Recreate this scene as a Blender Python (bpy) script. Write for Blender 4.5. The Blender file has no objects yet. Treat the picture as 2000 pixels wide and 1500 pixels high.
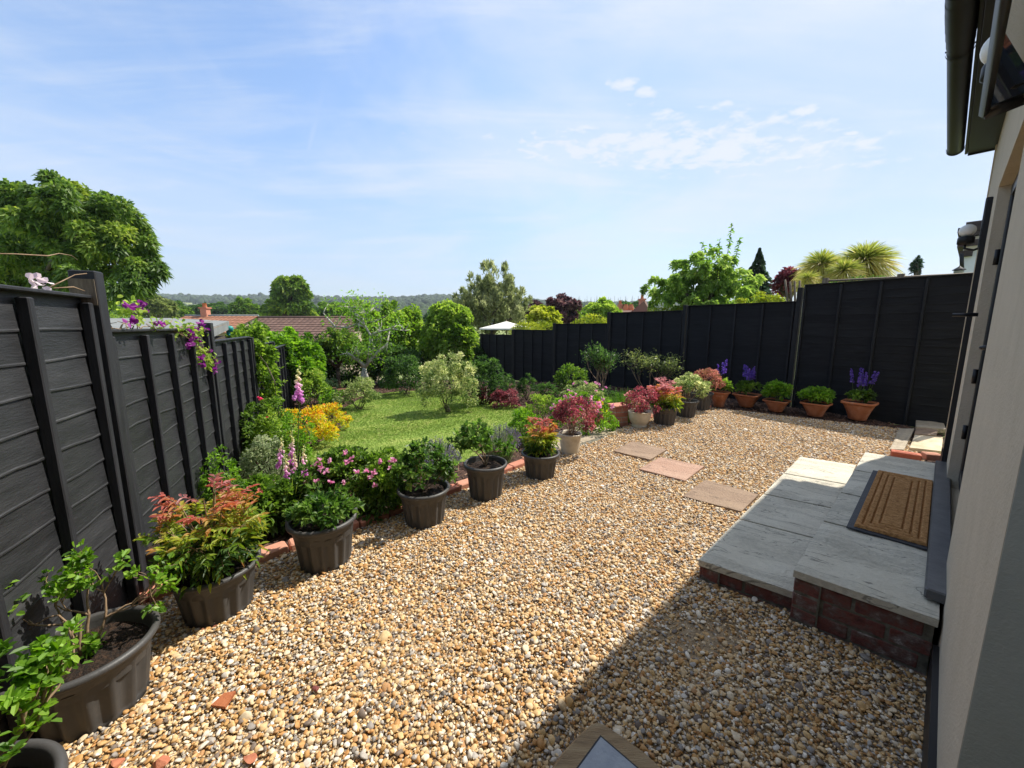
import bpy, math, random
import numpy as np
from mathutils import Vector
C = bpy.context.scene.collection
SC = bpy.context.scene
# ------------------------------------------------------------------ camera model
F, HY, H = 750.0, 636.0, 1.45
TH = math.atan((750 - HY) / F); CT, ST = math.cos(TH), math.sin(TH)
def ray(x, y):
    u = x - 1000; v = 750 - y
    return np.array([u, F * CT + v * ST, -F * ST + v * CT])
def G(x, y, z=0.0):                      # where the view ray meets a level
    r = ray(x, y); return r * ((z - H) / r[2]) + np.array([0, 0, H])
def D(x, y, Y):                          # where the view ray meets a depth
    r = ray(x, y); return r * (Y / r[1]) + np.array([0, 0, H])
# ------------------------------------------------------------------ ground heights
E0 = np.array([-2.02, 1.77]); EN = np.array([-.694, .72])
TY = [-50, 10, 16, 25, 60, 120, 250, 450, 650, 900, 1100, 1600]
TZ = [-.5, -.5, -.8, -2.6, -5, -6, 2, 18, 40, 64, 69, 60]
def zg(x, y):
    x = np.asarray(x, float); y = np.asarray(y, float)
    t = (x - E0[0]) * EN[0] + (y - E0[1]) * EN[1]
    near = np.where(t < 0, -.03, -.05 - .043 * np.clip(t, 0, 9))
    far = np.interp(y, TY, TZ)
    far = far + np.clip((y - 200) / 500, 0, 1) * (3 * np.sin(x / 170 + .6) + 2 * np.sin(x / 61 + y / 90)) - np.clip(x / np.maximum(y, 1) + .2, 0, .4) / .4 * np.clip((y - 200) / 700, 0, 1) * 19
    w = np.clip((y - 11) / 5, 0, 1)
    return near * (1 - w) + far * w
def Gz(x, y):
    z = 0.0
    for _ in range(12):
        p = G(x, y, z); z = float(zg(p[0], p[1]))
    return np.array([p[0], p[1], z])
# ------------------------------------------------------------------ mesh builder
class MB:
    def __init__(s): s.V = []; s.F = {}; s.n = 0
    def add(s, V, Fc, rnd=.5, mat=0, smooth=False):
        V = np.asarray(V, float).reshape(-1, 3); Fc = np.asarray(Fc, int)
        if len(Fc) == 0: return
        k = Fc.shape[1]; m = len(Fc)
        s.V.append(V)
        s.F.setdefault(k, []).append((Fc + s.n, np.broadcast_to(np.asarray(rnd, float), (m,)), np.full(m, mat), np.full(m, smooth)))
        s.n += len(V)
    def polys(s, V, faces, rnd=.5, mat=0, smooth=False):
        V = np.asarray(V, float).reshape(-1, 3); s.V.append(V)
        for f in faces:
            s.F.setdefault(len(f), []).append((np.array([f]) + s.n, np.array([rnd], float), np.array([mat]), np.array([smooth])))
        s.n += len(V)
    def box(s, c, sz, rot=0.0, rnd=.5, mat=0, bev=0.0, tilt=None):
        x, y, z = np.array(sz) / 2; b = min(bev, x * .45, y * .45, z * .45)
        if b <= 0:
            V = np.array([[i, j, k] for k in (-z, z) for i, j in ((-x, -y), (x, -y), (x, y), (-x, y))])
            Fq = [[0, 3, 2, 1], [4, 5, 6, 7], [0, 1, 5, 4], [1, 2, 6, 5], [2, 3, 7, 6], [3, 0, 4, 7]]
        else:
            def ring(a, c2, zz):
                return [[-a + b, -c2, zz], [a - b, -c2, zz], [a, -c2 + b, zz], [a, c2 - b, zz], [a - b, c2, zz], [-a + b, c2, zz], [-a, c2 - b, zz], [-a, -c2 + b, zz]]
            V = np.array(ring(x - b, y - b, -z) + ring(x, y, -z + b) + ring(x, y, z - b) + ring(x - b, y - b, z))
            Fq = [[r * 8 + i, r * 8 + (i + 1) % 8, r * 8 + 8 + (i + 1) % 8, r * 8 + 8 + i] for r in range(3) for i in range(8)]
        if tilt is not None: V = V @ np.array(tilt).T
        ca, sa = math.cos(rot), math.sin(rot)
        V = V @ np.array([[ca, sa, 0], [-sa, ca, 0], [0, 0, 1]]) + np.array(c)
        s.add(V, Fq, rnd, mat)
        if b > 0:
            n0 = s.n - len(V)
            for f in ([7, 6, 5, 4, 3, 2, 1, 0], [24 + i for i in range(8)]):
                s.F.setdefault(8, []).append((np.array([f]) + n0, np.array([rnd], float), np.array([mat]), np.array([False])))
    def prism(s, poly, z0, z1, rnd=.5, mat=0, bev=0.0):
        P = np.array(poly, float); n = len(P)
        a = 0.5 * np.sum(P[:, 0] * np.roll(P[:, 1], -1) - np.roll(P[:, 0], -1) * P[:, 1])
        if a < 0: P = P[::-1]
        cen = P.mean(0)
        def ring(k, z): return np.c_[cen + (P - cen) * k, np.full(n, z)]
        r = np.abs(P - cen).max()
        rings = [ring(1, z0), ring(1, z1)] if bev <= 0 else [ring(1, z0), ring(1, z1 - bev), ring(1 - bev / r, z1)]
        V = np.concatenate(rings); m = len(rings)
        fs = [[q * n + i, q * n + (i + 1) % n, q * n + n + (i + 1) % n, q * n + n + i] for q in range(m - 1) for i in range(n)]
        s.polys(V, fs + [list(range(n))[::-1], [(m - 1) * n + i for i in range(n)]], rnd, mat)
    def quad(s, a, b, c, d, rnd=.5, mat=0): s.add([a, b, c, d], [[0, 1, 2, 3]], rnd, mat)
    def tube(s, pts, rad, n=6, rnd=.5, mat=0, cap=True):
        P = np.array(pts, float); m = len(P); R = np.broadcast_to(np.asarray(rad, float), (m,))
        T = np.gradient(P, axis=0); T /= np.linalg.norm(T, axis=1)[:, None] + 1e-9
        ref = np.array([0, 0, 1.]) if abs(T[0, 2]) < .8 else np.array([1., 0, 0])
        A = np.cross(T, ref); A /= np.linalg.norm(A, axis=1)[:, None] + 1e-9; B = np.cross(T, A)
        th = np.arange(n) * 2 * math.pi / n
        V = (P[:, None] + R[:, None, None] * (np.cos(th)[None, :, None] * A[:, None] + np.sin(th)[None, :, None] * B[:, None])).reshape(-1, 3)
        i = np.arange(m - 1)[:, None] * n; j = np.arange(n)[None]; j2 = (j + 1) % n
        Fq = np.stack([i + j, i + n + j, i + n + j2, i + j2], -1).reshape(-1, 4)
        s.add(V, Fq, rnd, mat, True)
        if cap:
            n0 = s.n - len(V)
            for f in (list(range(n)), [(m - 1) * n + q for q in range(n)][::-1]):
                s.F.setdefault(n, []).append((np.array([f]) + n0, np.array([rnd], float), np.array([mat]), np.array([True])))
    def lathe(s, prof, c, n=48, fn=None, rnd=.5, mat=0):
        th = np.arange(n) * 2 * math.pi / n; m = len(prof); V = []
        for k, (r, z) in enumerate(prof):
            rr = np.full(n, r); zz = np.full(n, z)
            if fn: rr, zz = fn(k, r, z, th)
            V.append(np.c_[c[0] + rr * np.cos(th), c[1] + rr * np.sin(th), c[2] + zz])
        V = np.concatenate(V)
        i = np.arange(m - 1)[:, None] * n; j = np.arange(n)[None]; j2 = (j + 1) % n
        s.add(V, np.stack([i + j, i + j2, i + n + j2, i + n + j], -1).reshape(-1, 4), rnd, mat, True)
    def ico(s, c, r, sub=1, rnd=.5, mat=0, jit=0, seed=0):
        V, Fc = ICO[sub]
        V = V.copy()
        if jit: V *= 1 + np.random.default_rng(seed).uniform(-jit, jit, (len(V), 1))
        s.add(V * np.array(r) + np.array(c), Fc, rnd, mat, True)
    def sheet(s, fn, us, vs, rnd=.5, mat=0, keep=None, smooth=True):
        U, W = np.meshgrid(us, vs, indexing='ij'); P = fn(U, W).reshape(-1, 3)
        nu, nv = len(us), len(vs)
        i = np.arange(nu - 1)[:, None] * nv; j = np.arange(nv - 1)[None]
        Fq = np.stack([i + j, i + nv + j, i + nv + j + 1, i + j + 1], -1).reshape(-1, 4)
        if keep is not None: Fq = Fq[keep(P[Fq].mean(1))]
        s.add(P, Fq, rnd, mat, smooth)
    def leaves(s, pos, d, hint, L, W, rnd, simple=False, fold=.22, droop=.15, mat=0, rnd_shape=False):
        pos = np.asarray(pos, float); n = len(pos)
        if n == 0: return
        d = d / (np.linalg.norm(d, axis=1)[:, None] + 1e-9)
        sd = np.cross(d, hint); sd /= np.linalg.norm(sd, axis=1)[:, None] + 1e-9
        nm = np.cross(sd, d)
        L = np.broadcast_to(np.asarray(L, float), (n,))[:, None]; W = np.broadcast_to(np.asarray(W, float), (n,))[:, None]
        tip = pos + d * L - np.array([0, 0, 1.]) * L * droop
        if simple:
            mid = pos + d * L * .5 + nm * W * fold
            V = np.stack([pos, mid + sd * W * .5, tip, mid - sd * W * .5], 1).reshape(-1, 3)
            Fq = np.arange(n)[:, None] * 4 + np.array([0, 1, 2, 3])
            s.add(V, Fq, rnd, mat)
        else:
            a, b = (.3, .75) if rnd_shape else (.3, .66)
            wa, wb = (.46, .46) if rnd_shape else (.5, .36)
            m1 = pos + d * L * a + nm * W * fold; m2 = pos + d * L * b + nm * W * fold - np.array([0, 0, 1.]) * L * droop * .4
            V = np.stack([pos, m1 + sd * W * wa, m2 + sd * W * wb, tip, m2 - sd * W * wb, m1 - sd * W * wa], 1).reshape(-1, 3)
            k = np.arange(n)[:, None] * 6
            Fq = np.concatenate([k + np.array([0, 1, 2, 3]), k + np.array([0, 3, 4, 5])])
            s.add(V, Fq, np.concatenate([np.broadcast_to(rnd, (n,))] * 2), mat)
    def mesh(s, name, mats, off):
        me = bpy.data.meshes.new(name)
        V = np.concatenate(s.V) - np.array(off)[None]
        loops, tot, rn, mi, sm = [], [], [], [], []
        for k, lst in s.F.items():
            for (f, r, m, q) in lst:
                loops.append(f.reshape(-1)); tot.append(np.full(len(f), k)); rn.append(r); mi.append(m); sm.append(q)
        loops = np.concatenate(loops); tot = np.concatenate(tot)
        me.vertices.add(len(V)); me.vertices.foreach_set('co', V.astype(np.float32).reshape(-1))
        me.loops.add(len(loops)); me.loops.foreach_set('vertex_index', loops.astype(np.int32))
        me.polygons.add(len(tot)); me.polygons.foreach_set('loop_start', (np.cumsum(tot) - tot).astype(np.int32))
        me.polygons.foreach_set('loop_total', tot.astype(np.int32))
        me.polygons.foreach_set('material_index', np.concatenate(mi).astype(np.int32))
        me.polygons.foreach_set('use_smooth', np.concatenate(sm).astype(bool))
        at = me.attributes.new('rnd', 'FLOAT', 'FACE'); at.data.foreach_set('value', np.concatenate(rn).astype(np.float32))
        for m in (mats if isinstance(mats, (list, tuple)) else [mats]): me.materials.append(m)
        me.update(calc_edges=True); me.validate()
        return me
    def build(s, name, mats, parent=None, loc=(0, 0, 0)):
        if parent is not None: off = WL[parent.name]
        else: off = loc
        o = bpy.data.objects.new(name, s.mesh(name, mats, off)); C.objects.link(o)
        if parent is not None: o.parent = parent
        else: o.location = loc
        WL[o.name] = tuple(off)
        return o
WL = {}
def _ico():
    import bmesh
    out = {}
    for sub in (1, 2, 3):
        bm = bmesh.new(); bmesh.ops.create_icosphere(bm, subdivisions=sub, radius=1)
        out[sub] = (np.array([v.co[:] for v in bm.verts]), np.array([[v.index for v in f.verts] for f in bm.faces])); bm.free()
    return out
ICO = _ico()
def tag(o, label=None, cat=None, group=None, kind=None):
    if label: o['label'] = label
    if cat: o['category'] = cat
    if group: o['group'] = group
    if kind: o['kind'] = kind
    return o
def thing(name, label, cat, loc, group=None):
    o = bpy.data.objects.new(name, None); C.objects.link(o); o.location = tuple(float(q) for q in loc); o.empty_display_size = .1
    WL[o.name] = tuple(float(q) for q in loc)
    return tag(o, label, cat, group)
# ------------------------------------------------------------------ materials
def nt(name):
    m = bpy.data.materials.new(name); m.use_nodes = True; t = m.node_tree
    return m, t, t.nodes['Principled BSDF'], t.nodes['Material Output']
def nd(t, typ, **kw):
    n = t.nodes.new(typ)
    for k, v in kw.items():
        if k in n.inputs.keys(): n.inputs[k].default_value = v
        else: setattr(n, k, v)
    return n
def ramp(t, stops, interp='LINEAR'):
    r = t.nodes.new('ShaderNodeValToRGB'); cr = r.color_ramp; cr.interpolation = interp
    while len(cr.elements) < len(stops): cr.elements.new(.5)
    for e, (p, c) in zip(cr.elements, stops): e.position = p; e.color = (*c, 1)
    return r
def even(cols): return [(i / max(1, len(cols) - 1), c) for i, c in enumerate(cols)]
def M(name, cols, scale=6, rough=.7, bump=0.0, bscale=None, stretch=(1, 1, 1), detail=6, rndmix=0.0, metallic=0, spec=.4, coat=0, dist=.01, contrast=(.3, .7)):
    """noise-coloured surface; rndmix blends in the per-face random value"""
    m, t, p, out = nt(name)
    tc = nd(t, 'ShaderNodeTexCoord'); mp = nd(t, 'ShaderNodeMapping'); mp.inputs['Scale'].default_value = stretch
    t.links.new(tc.outputs['Object'], mp.inputs['Vector'])
    n = nd(t, 'ShaderNodeTexNoise', Scale=scale, Detail=detail, Roughness=.65); t.links.new(mp.outputs[0], n.inputs['Vector'])
    mr = nd(t, 'ShaderNodeMapRange'); mr.inputs['From Min'].default_value = contrast[0]; mr.inputs['From Max'].default_value = contrast[1]
    t.links.new(n.outputs['Fac'], mr.inputs['Value']); fac = mr.outputs[0]
    if rndmix > 0:
        a = nd(t, 'ShaderNodeAttribute', attribute_name='rnd')
        mx = nd(t, 'ShaderNodeMix', data_type='FLOAT'); mx.inputs[0].default_value = rndmix
        t.links.new(fac, mx.inputs[2]); t.links.new(a.outputs['Fac'], mx.inputs[3]); fac = mx.outputs[0]
    r = ramp(t, even(cols)); t.links.new(fac, r.inputs[0]); t.links.new(r.outputs[0], p.inputs['Base Color'])
    p.inputs['Roughness'].default_value = rough; p.inputs['Metallic'].default_value = metallic; p.inputs['Specular IOR Level'].default_value = spec
    p.inputs['Coat Weight'].default_value = coat
    if bump:
        b = nd(t, 'ShaderNodeBump', Strength=bump, Distance=dist)
        n2 = nd(t, 'ShaderNodeTexNoise', Scale=bscale or scale * 4, Detail=5, Roughness=.6); t.links.new(mp.outputs[0], n2.inputs['Vector'])
        t.links.new(n2.outputs['Fac'], b.inputs['Height']); t.links.new(b.outputs[0], p.inputs['Normal'])
    return m
LEAFM = {}
def leaf(name, cols, rough=.45, trans=.45, spec=.35):
    if name in LEAFM: return LEAFM[name]
    m, t, p, out = nt(name)
    a = nd(t, 'ShaderNodeAttribute', attribute_name='rnd')
    r = ramp(t, even(cols)); t.links.new(a.outputs['Fac'], r.inputs[0])
    t.links.new(r.outputs[0], p.inputs['Base Color']); p.inputs['Roughness'].default_value = rough; p.inputs['Specular IOR Level'].default_value = spec
    tr = nd(t, 'ShaderNodeBsdfTranslucent'); hs = nd(t, 'ShaderNodeHueSaturation', Saturation=1.1, Value=1.9); t.links.new(r.outputs[0], hs.inputs['Color']); t.links.new(hs.outputs[0], tr.inputs[0])
    mx = nd(t, 'ShaderNodeMixShader'); mx.inputs[0].default_value = trans
    t.links.new(p.outputs[0], mx.inputs[1]); t.links.new(tr.outputs[0], mx.inputs[2]); t.links.new(mx.outputs[0], out.inputs['Surface'])
    LEAFM[name] = m
    return m
m_black = M('black_fence_paint', [(.008, .0083, .009), (.021, .022, .024), (.036, .037, .040), (.095, .095, .097)], 4, .5, .5, 24, (1, 1, 6), rndmix=.42, dist=.005, detail=9, contrast=(.25, .75))
m_bpost = M('black_post_paint', [(.01, .01, .012), (.03, .031, .036)], 4, .6, .5, 25, (6, 6, .6), dist=.003)
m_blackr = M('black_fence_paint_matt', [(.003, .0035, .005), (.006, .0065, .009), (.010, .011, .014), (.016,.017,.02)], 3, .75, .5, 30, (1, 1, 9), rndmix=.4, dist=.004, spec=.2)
m_rawwood = M('weathered_wood', [(.10, .075, .05), (.24, .19, .13)], 8, .8, .5, 30, (6, 6, .5))
m_pot = M('anthracite_plastic', [(.042, .040, .039), (.058, .056, .054), (.066, .063, .060), (.11, .10, .09)], 7, .48, .1, 120, spec=.4, detail=10, contrast=(.25, .78))
m_cream = M('cream_glazed_pot', [(.42, .36, .25), (.62, .56, .43), (.66, .6, .48)], 5, .4, .1, 40)
m_terra = M('terracotta', [(.30, .085, .032), (.40, .13, .05), (.46, .165, .075), (.5, .27, .18)], 9, .75, .25, 60, detail=9)
m_soil = M('potting_soil', [(.006, .004, .003), (.018, .011, .007), (.05, .027, .015), (.10, .055, .03)], 60, .95, 1, 90, dist=.04)
m_render = M('cream_wall_render', [(.45, .385, .28), (.505, .435, .325), (.55, .475, .36)], 7, .9, .5, 100, (1, 1, .8), dist=.012, contrast=(.2, .8), detail=12)
m_jamb = M('grey_jamb_render', [(.38, .37, .31), (.46, .45, .38)], 6, .9, .3, 150, dist=.005, detail=10)
m_upvc = M('dark_upvc', [(.018, .018, .02), (.028, .028, .031)], 5, .35)
m_gut = M('black_gutter', [(.008, .008, .009), (.013, .013, .015)], 3, .45, spec=.3)
m_sill = M('dark_sill', [(.06, .06, .062), (.11, .11, .11)], 12, .35, .1, 50)
m_white = M('white_plastic', [(.7, .69, .66), (.8, .79, .76)], 4, .35)
m_brick = M('brick', [(.14, .035, .025), (.26, .075, .045), (.36, .13, .08)], 14, .85, .6, 50, rndmix=.65, dist=.006)
m_brickd = M('damp_brick', [(.05, .025, .02), (.12, .042, .034), (.17, .055, .042), (.14, .075, .06), (.19, .14, .12), (.42, .39, .36)], 17, .9, .9, 45, rndmix=.22, dist=.012, contrast=(.30, .66), detail=10)
m_brickp = M('pink_brick', [(.36, .13, .085), (.48, .2, .13), (.55, .3, .2)], 10, .85, .5, 40, rndmix=.6, dist=.006)
m_mortar = M('mortar', [(.07, .065, .045), (.14, .13, .095), (.2, .19, .16)], 20, .95, .5, 60)
m_stone_b = M('buff_flagstone', [(.42, .32, .19), (.55, .45, .3), (.6, .52, .38)], 5, .8, .5, 25, dist=.008)
m_bark = M('grey_bark', [(.22, .2, .16), (.46, .43, .37), (.62, .59, .53)], 14, .85, .6, 30)
m_dbark = M('dark_bark', [(.04, .03, .02), (.11, .085, .06)], 12, .9, .6, 30)
m_twig = M('tan_twig', [(.16, .1, .055), (.34, .24, .15)], 20, .8)
m_stem = M('green_stem', [(.08, .13, .03), (.16, .22, .06)], 10, .6)
m_tile = M('brown_roof_tile', [(.10, .055, .04), (.17, .1, .075)], 8, .85, .3, 40, rndmix=.5)
m_tileo = M('orange_roof_tile', [(.24, .1, .055), (.34, .16, .09)], 8, .85, .3, 40, rndmix=.5)
m_felt = M('roof_felt', [(.16, .17, .165), (.24, .25, .24)], 4, .9, .3, 30)
m_canvas = M('parasol_canvas', [(.74, .71, .64), (.8, .78, .72)], 3, .8)
m_tarp = M('teal_tarp', [(.02, .22, .2), (.04, .32, .28)], 5, .5)
# riven concrete paving: shallow ridges and fine dark veins of the cast surface
def riven(name, cols, sc=2.2, veins=1.0):
    m, t, p, out = nt(name)
    tc = nd(t, 'ShaderNodeTexCoord'); mp = nd(t, 'ShaderNodeMapping'); mp.inputs['Rotation'].default_value = (0, 0, math.radians(38))
    t.links.new(tc.outputs['Object'], mp.inputs['Vector'])
    mp2 = nd(t, 'ShaderNodeMapping'); mp2.inputs['Scale'].default_value = (.55, 2.6, 1); t.links.new(mp.outputs[0], mp2.inputs[0]); mp = mp2
    n1 = nd(t, 'ShaderNodeTexNoise', Scale=sc, Detail=6, Roughness=.55, Distortion=.7); t.links.new(mp.outputs[0], n1.inputs['Vector'])
    n2 = nd(t, 'ShaderNodeTexNoise', Scale=45, Detail=6, Roughness=.7); t.links.new(tc.outputs['Object'], n2.inputs['Vector'])
    r = ramp(t, even(cols)); mx = nd(t, 'ShaderNodeMix', data_type='FLOAT'); mx.inputs[0].default_value = .35
    t.links.new(n1.outputs['Fac'], mx.inputs[2]); t.links.new(n2.outputs['Fac'], mx.inputs[3])
    mr = nd(t, 'ShaderNodeMapRange'); mr.inputs['From Min'].default_value = .35; mr.inputs['From Max'].default_value = .65
    t.links.new(mx.outputs[0], mr.inputs[0]); t.links.new(mr.outputs[0], r.inputs[0])
    # veins where the noise crosses a level
    s1 = nd(t, 'ShaderNodeMath', operation='SUBTRACT'); s1.inputs[1].default_value = .5; t.links.new(n1.outputs['Fac'], s1.inputs[0])
    ab = nd(t, 'ShaderNodeMath', operation='ABSOLUTE'); t.links.new(s1.outputs[0], ab.inputs[0])
    vr = nd(t, 'ShaderNodeMapRange'); vr.inputs['From Max'].default_value = .009; vr.inputs['To Min'].default_value = 1 - .62 * veins; vr.inputs['To Max'].default_value = 1
    t.links.new(ab.outputs[0], vr.inputs[0])
    mul = nd(t, 'ShaderNodeMix', data_type='RGBA', blend_type='MULTIPLY'); mul.inputs[0].default_value = 1
    t.links.new(r.outputs[0], mul.inputs[6]); t.links.new(vr.outputs[0], mul.inputs[7]); t.links.new(mul.outputs[2], p.inputs['Base Color'])
    st = nd(t, 'ShaderNodeMath', operation='SNAP'); st.inputs[1].default_value = .1; t.links.new(n1.outputs['Fac'], st.inputs[0])
    ad = nd(t, 'ShaderNodeMath', operation='MULTIPLY_ADD'); ad.inputs[1].default_value = .2; t.links.new(n2.outputs['Fac'], ad.inputs[0]); t.links.new(st.outputs[0], ad.inputs[2])
    b = nd(t, 'ShaderNodeBump', Strength=1.0, Distance=.06); t.links.new(ad.outputs[0], b.inputs['Height']); t.links.new(b.outputs[0], p.inputs['Normal'])
    p.inputs['Roughness'].default_value = .75
    return m
m_slab = riven('riven_grey_paving', [(.40, .37, .29), (.59, .545, .43), (.69, .64, .51)], 2.4, 1.0)
m_step1 = riven('brown_stepping_stone', [(.19, .12, .075), (.27, .18, .115), (.33, .23, .15)], 1.6, .5)
m_step2 = riven('pink_stepping_stone', [(.31, .175, .115), (.40, .24, .165), (.46, .3, .21)], 1.6, .5)
m_path = riven('buff_path_paving', [(.27, .215, .14), (.38, .31, .215), (.45, .375, .27)], 1.8, .6)
# instanced stuff: one colour per piece
def per_piece(name, stops, rough=.6, noise=.25, bump=.3, sc=60, interp='CONSTANT', trans=0):
    m, t, p, out = nt(name)
    oi = nd(t, 'ShaderNodeObjectInfo'); r = ramp(t, stops, interp); t.links.new(oi.outputs['Random'], r.inputs[0])
    tc = nd(t, 'ShaderNodeTexCoord'); n = nd(t, 'ShaderNodeTexNoise', Scale=1.6, Detail=5, Roughness=.6)
    t.links.new(tc.outputs['Object'], n.inputs['Vector'])
    mr = nd(t, 'ShaderNodeMapRange'); mr.inputs['From Min'].default_value = .3; mr.inputs['From Max'].default_value = .7
    mr.inputs['To Min'].default_value = 1 - noise; mr.inputs['To Max'].default_value = 1 + noise * .7; t.links.new(n.outputs['Fac'], mr.inputs[0])
    mul = nd(t, 'ShaderNodeMix', data_type='RGBA', blend_type='MULTIPLY'); mul.inputs[0].default_value = 1
    t.links.new(r.outputs[0], mul.inputs[6]); t.links.new(mr.outputs[0], mul.inputs[7]); t.links.new(mul.outputs[2], p.inputs['Base Color'])
    p.inputs['Roughness'].default_value = rough
    if trans:
        tr = nd(t, 'ShaderNodeBsdfTranslucent'); t.links.new(mul.outputs[2], tr.inputs[0]); mx = nd(t, 'ShaderNodeMixShader'); mx.inputs[0].default_value = trans
        t.links.new(p.outputs[0], mx.inputs[1]); t.links.new(tr.outputs[0], mx.inputs[2]); t.links.new(mx.outputs[0], out.inputs['Surface'])
    return m
PEB = [(.62, .45, .25), (.54, .34, .14), (.68, .55, .37), (.47, .25, .08), (.38, .34, .29), (.60, .41, .20), (.74, .66, .54), (.50, .29, .10), (.26, .23, .20), (.65, .50, .31), (.40, .21, .08), (.54, .47, .38), (.62, .41, .18), (.16, .12, .09), (.71, .60, .44), (.55, .34, .14), (.58, .39, .19), (.46, .23, .07)]
m_peb = per_piece('pebble', [(i / len(PEB), c) for i, c in enumerate(PEB)], .7)
m_gbase = M('gravel_sand', [(.22, .15, .08), (.45, .33, .2)], 30, .95, 1, 60, dist=.02)
m_chip = per_piece('bark_chip', [(0, (.05, .025, .016)), (.25, (.1, .05, .03)), (.5, (.16, .085, .05)), (.75, (.07, .035, .024)), (.9, (.24, .14, .09))], .85)
m_mulch = M('mulch', [(.025, .014, .01), (.07, .036, .024), (.13, .07, .045)], 25, .95, 1, 50, dist=.03)
m_lawn = M('lawn_base', [(.12, .19, .025), (.21, .30, .045), (.34, .38, .09)], 2.2, .9, .8, 60, dist=.02)
m_blade = per_piece('grass_blade', [(0, (.15, .26, .03)), (.3, (.23, .36, .045)), (.6, (.19, .31, .035)), (.8, (.34, .42, .09)), (.93, (.48, .45, .2))], .5, trans=.4)
m_land = M('countryside', [(.14, .19, .055), (.24, .28, .09), (.36, .37, .15)], .012, .95)
m_wood = per_piece('woodland_crown', [(0, (.025, .048, .016)), (.3, (.04, .07, .02)), (.6, (.03, .056, .018)), (.8, (.052, .084, .026))], .95, noise=.7)
# ------------------------------------------------------------------ scatter (stuff only)
def scatter(name, pts, rot, scl, protos, label=None):
    me = bpy.data.meshes.new(name); n = len(pts); me.vertices.add(n); me.vertices.foreach_set('co', np.asarray(pts, np.float32).reshape(-1))
    for nm, arr in (('rot', rot), ('scl', scl)):
        a = me.attributes.new(nm, 'FLOAT_VECTOR', 'POINT'); a.data.foreach_set('vector', np.asarray(arr, np.float32).reshape(-1))
    o = bpy.data.objects.new(name, me); C.objects.link(o); o['kind'] = 'stuff'
    col = bpy.data.collections.new(name + '_pieces')
    for pme in protos: col.objects.link(bpy.data.objects.new(name + '_piece', pme))
    g = bpy.data.node_groups.new(name, 'GeometryNodeTree')
    g.interface.new_socket('Geometry', in_out='INPUT', socket_type='NodeSocketGeometry'); g.interface.new_socket('Geometry', in_out='OUTPUT', socket_type='NodeSocketGeometry')
    gi = g.nodes.new('NodeGroupInput'); go = g.nodes.new('NodeGroupOutput'); ip = g.nodes.new('GeometryNodeInstanceOnPoints'); ci = g.nodes.new('GeometryNodeCollectionInfo')
    ci.inputs['Collection'].default_value = col; ci.inputs['Separate Children'].default_value = True; ci.inputs['Reset Children'].default_value = True
    ra = g.nodes.new('GeometryNodeInputNamedAttribute'); ra.data_type = 'FLOAT_VECTOR'; ra.inputs['Name'].default_value = 'rot'
    sa = g.nodes.new('GeometryNodeInputNamedAttribute'); sa.data_type = 'FLOAT_VECTOR'; sa.inputs['Name'].default_value = 'scl'
    er = g.nodes.new('FunctionNodeEulerToRotation')
    L = g.links.new
    m2p = g.nodes.new('GeometryNodeMeshToPoints')
    L(gi.outputs[0], m2p.inputs['Mesh']); L(m2p.outputs[0], ip.inputs['Points']); L(ci.outputs[0], ip.inputs['Instance']); ip.inputs['Pick Instance'].default_value = True
    L(ra.outputs['Attribute'], er.inputs[0]); L(er.outputs[0], ip.inputs['Rotation']); L(sa.outputs['Attribute'], ip.inputs['Scale']); L(ip.outputs[0], go.inputs[0])
    md = o.modifiers.new('scatter', 'NODES'); md.node_group = g
    return o
def inpoly(P, poly):
    x, y = P[:, 0], P[:, 1]; poly = np.asarray(poly); c = np.zeros(len(P), bool); j = len(poly) - 1
    for i in range(len(poly)):
        xi, yi = poly[i][:2]; xj, yj = poly[j][:2]
        c ^= ((yi > y) != (yj > y)) & (x < (xj - xi) * (y - yi) / (yj - yi + 1e-12) + xi); j = i
    return c
def jitter_grid(poly, sp, rng):
    P = np.asarray(poly); x0, y0 = P[:, :2].min(0); x1, y1 = P[:, :2].max(0)
    X, Y = np.meshgrid(np.arange(x0, x1, sp), np.arange(y0, y1, sp)); Q = np.c_[X.ravel(), Y.ravel()] + rng.uniform(-.5, .5, (X.size, 2)) * sp * 1.05
    return Q[inpoly(Q, poly)]
# house frame
EH = np.array([.746, .666]); EL = np.array([-.666, .746])
def HP(a, off, z): p = a * EH + off * EL; return np.array([p[0], p[1], z])
HANG = math.atan2(EH[1], EH[0])
# fence lines
LF0 = np.array([-2.03, 1.87]); LFD = np.array([-.404, .915]); LFL = 1.69
RF0 = np.array([5.1, 6.95]); RFD = np.array([-.6, .8]); RFL = 2.1
SKYS, SUNE, EXPO, HAZE = .15, 3.7, .97, .0003
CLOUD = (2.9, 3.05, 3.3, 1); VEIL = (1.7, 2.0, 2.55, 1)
def hash_seed(s): return sum((i + 1) * ord(ch) for i, ch in enumerate(s)) % 90000
rng = np.random.default_rng(7)
# ================================================================== SETTING
mb = MB()
ys = np.concatenate([np.arange(-6, 18, .6), np.geomspace(18, 1600, 90)])
xs = np.linspace(-1, 1, 121)
mb.sheet(lambda U, W: np.stack([W * (14 + 1.5 * np.maximum(U, 0)), U, zg(W * (14 + 1.5 * np.maximum(U, 0)), U) - .03], -1), ys, xs)
tag(mb.build('terrain', m_land), kind='structure')
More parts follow.
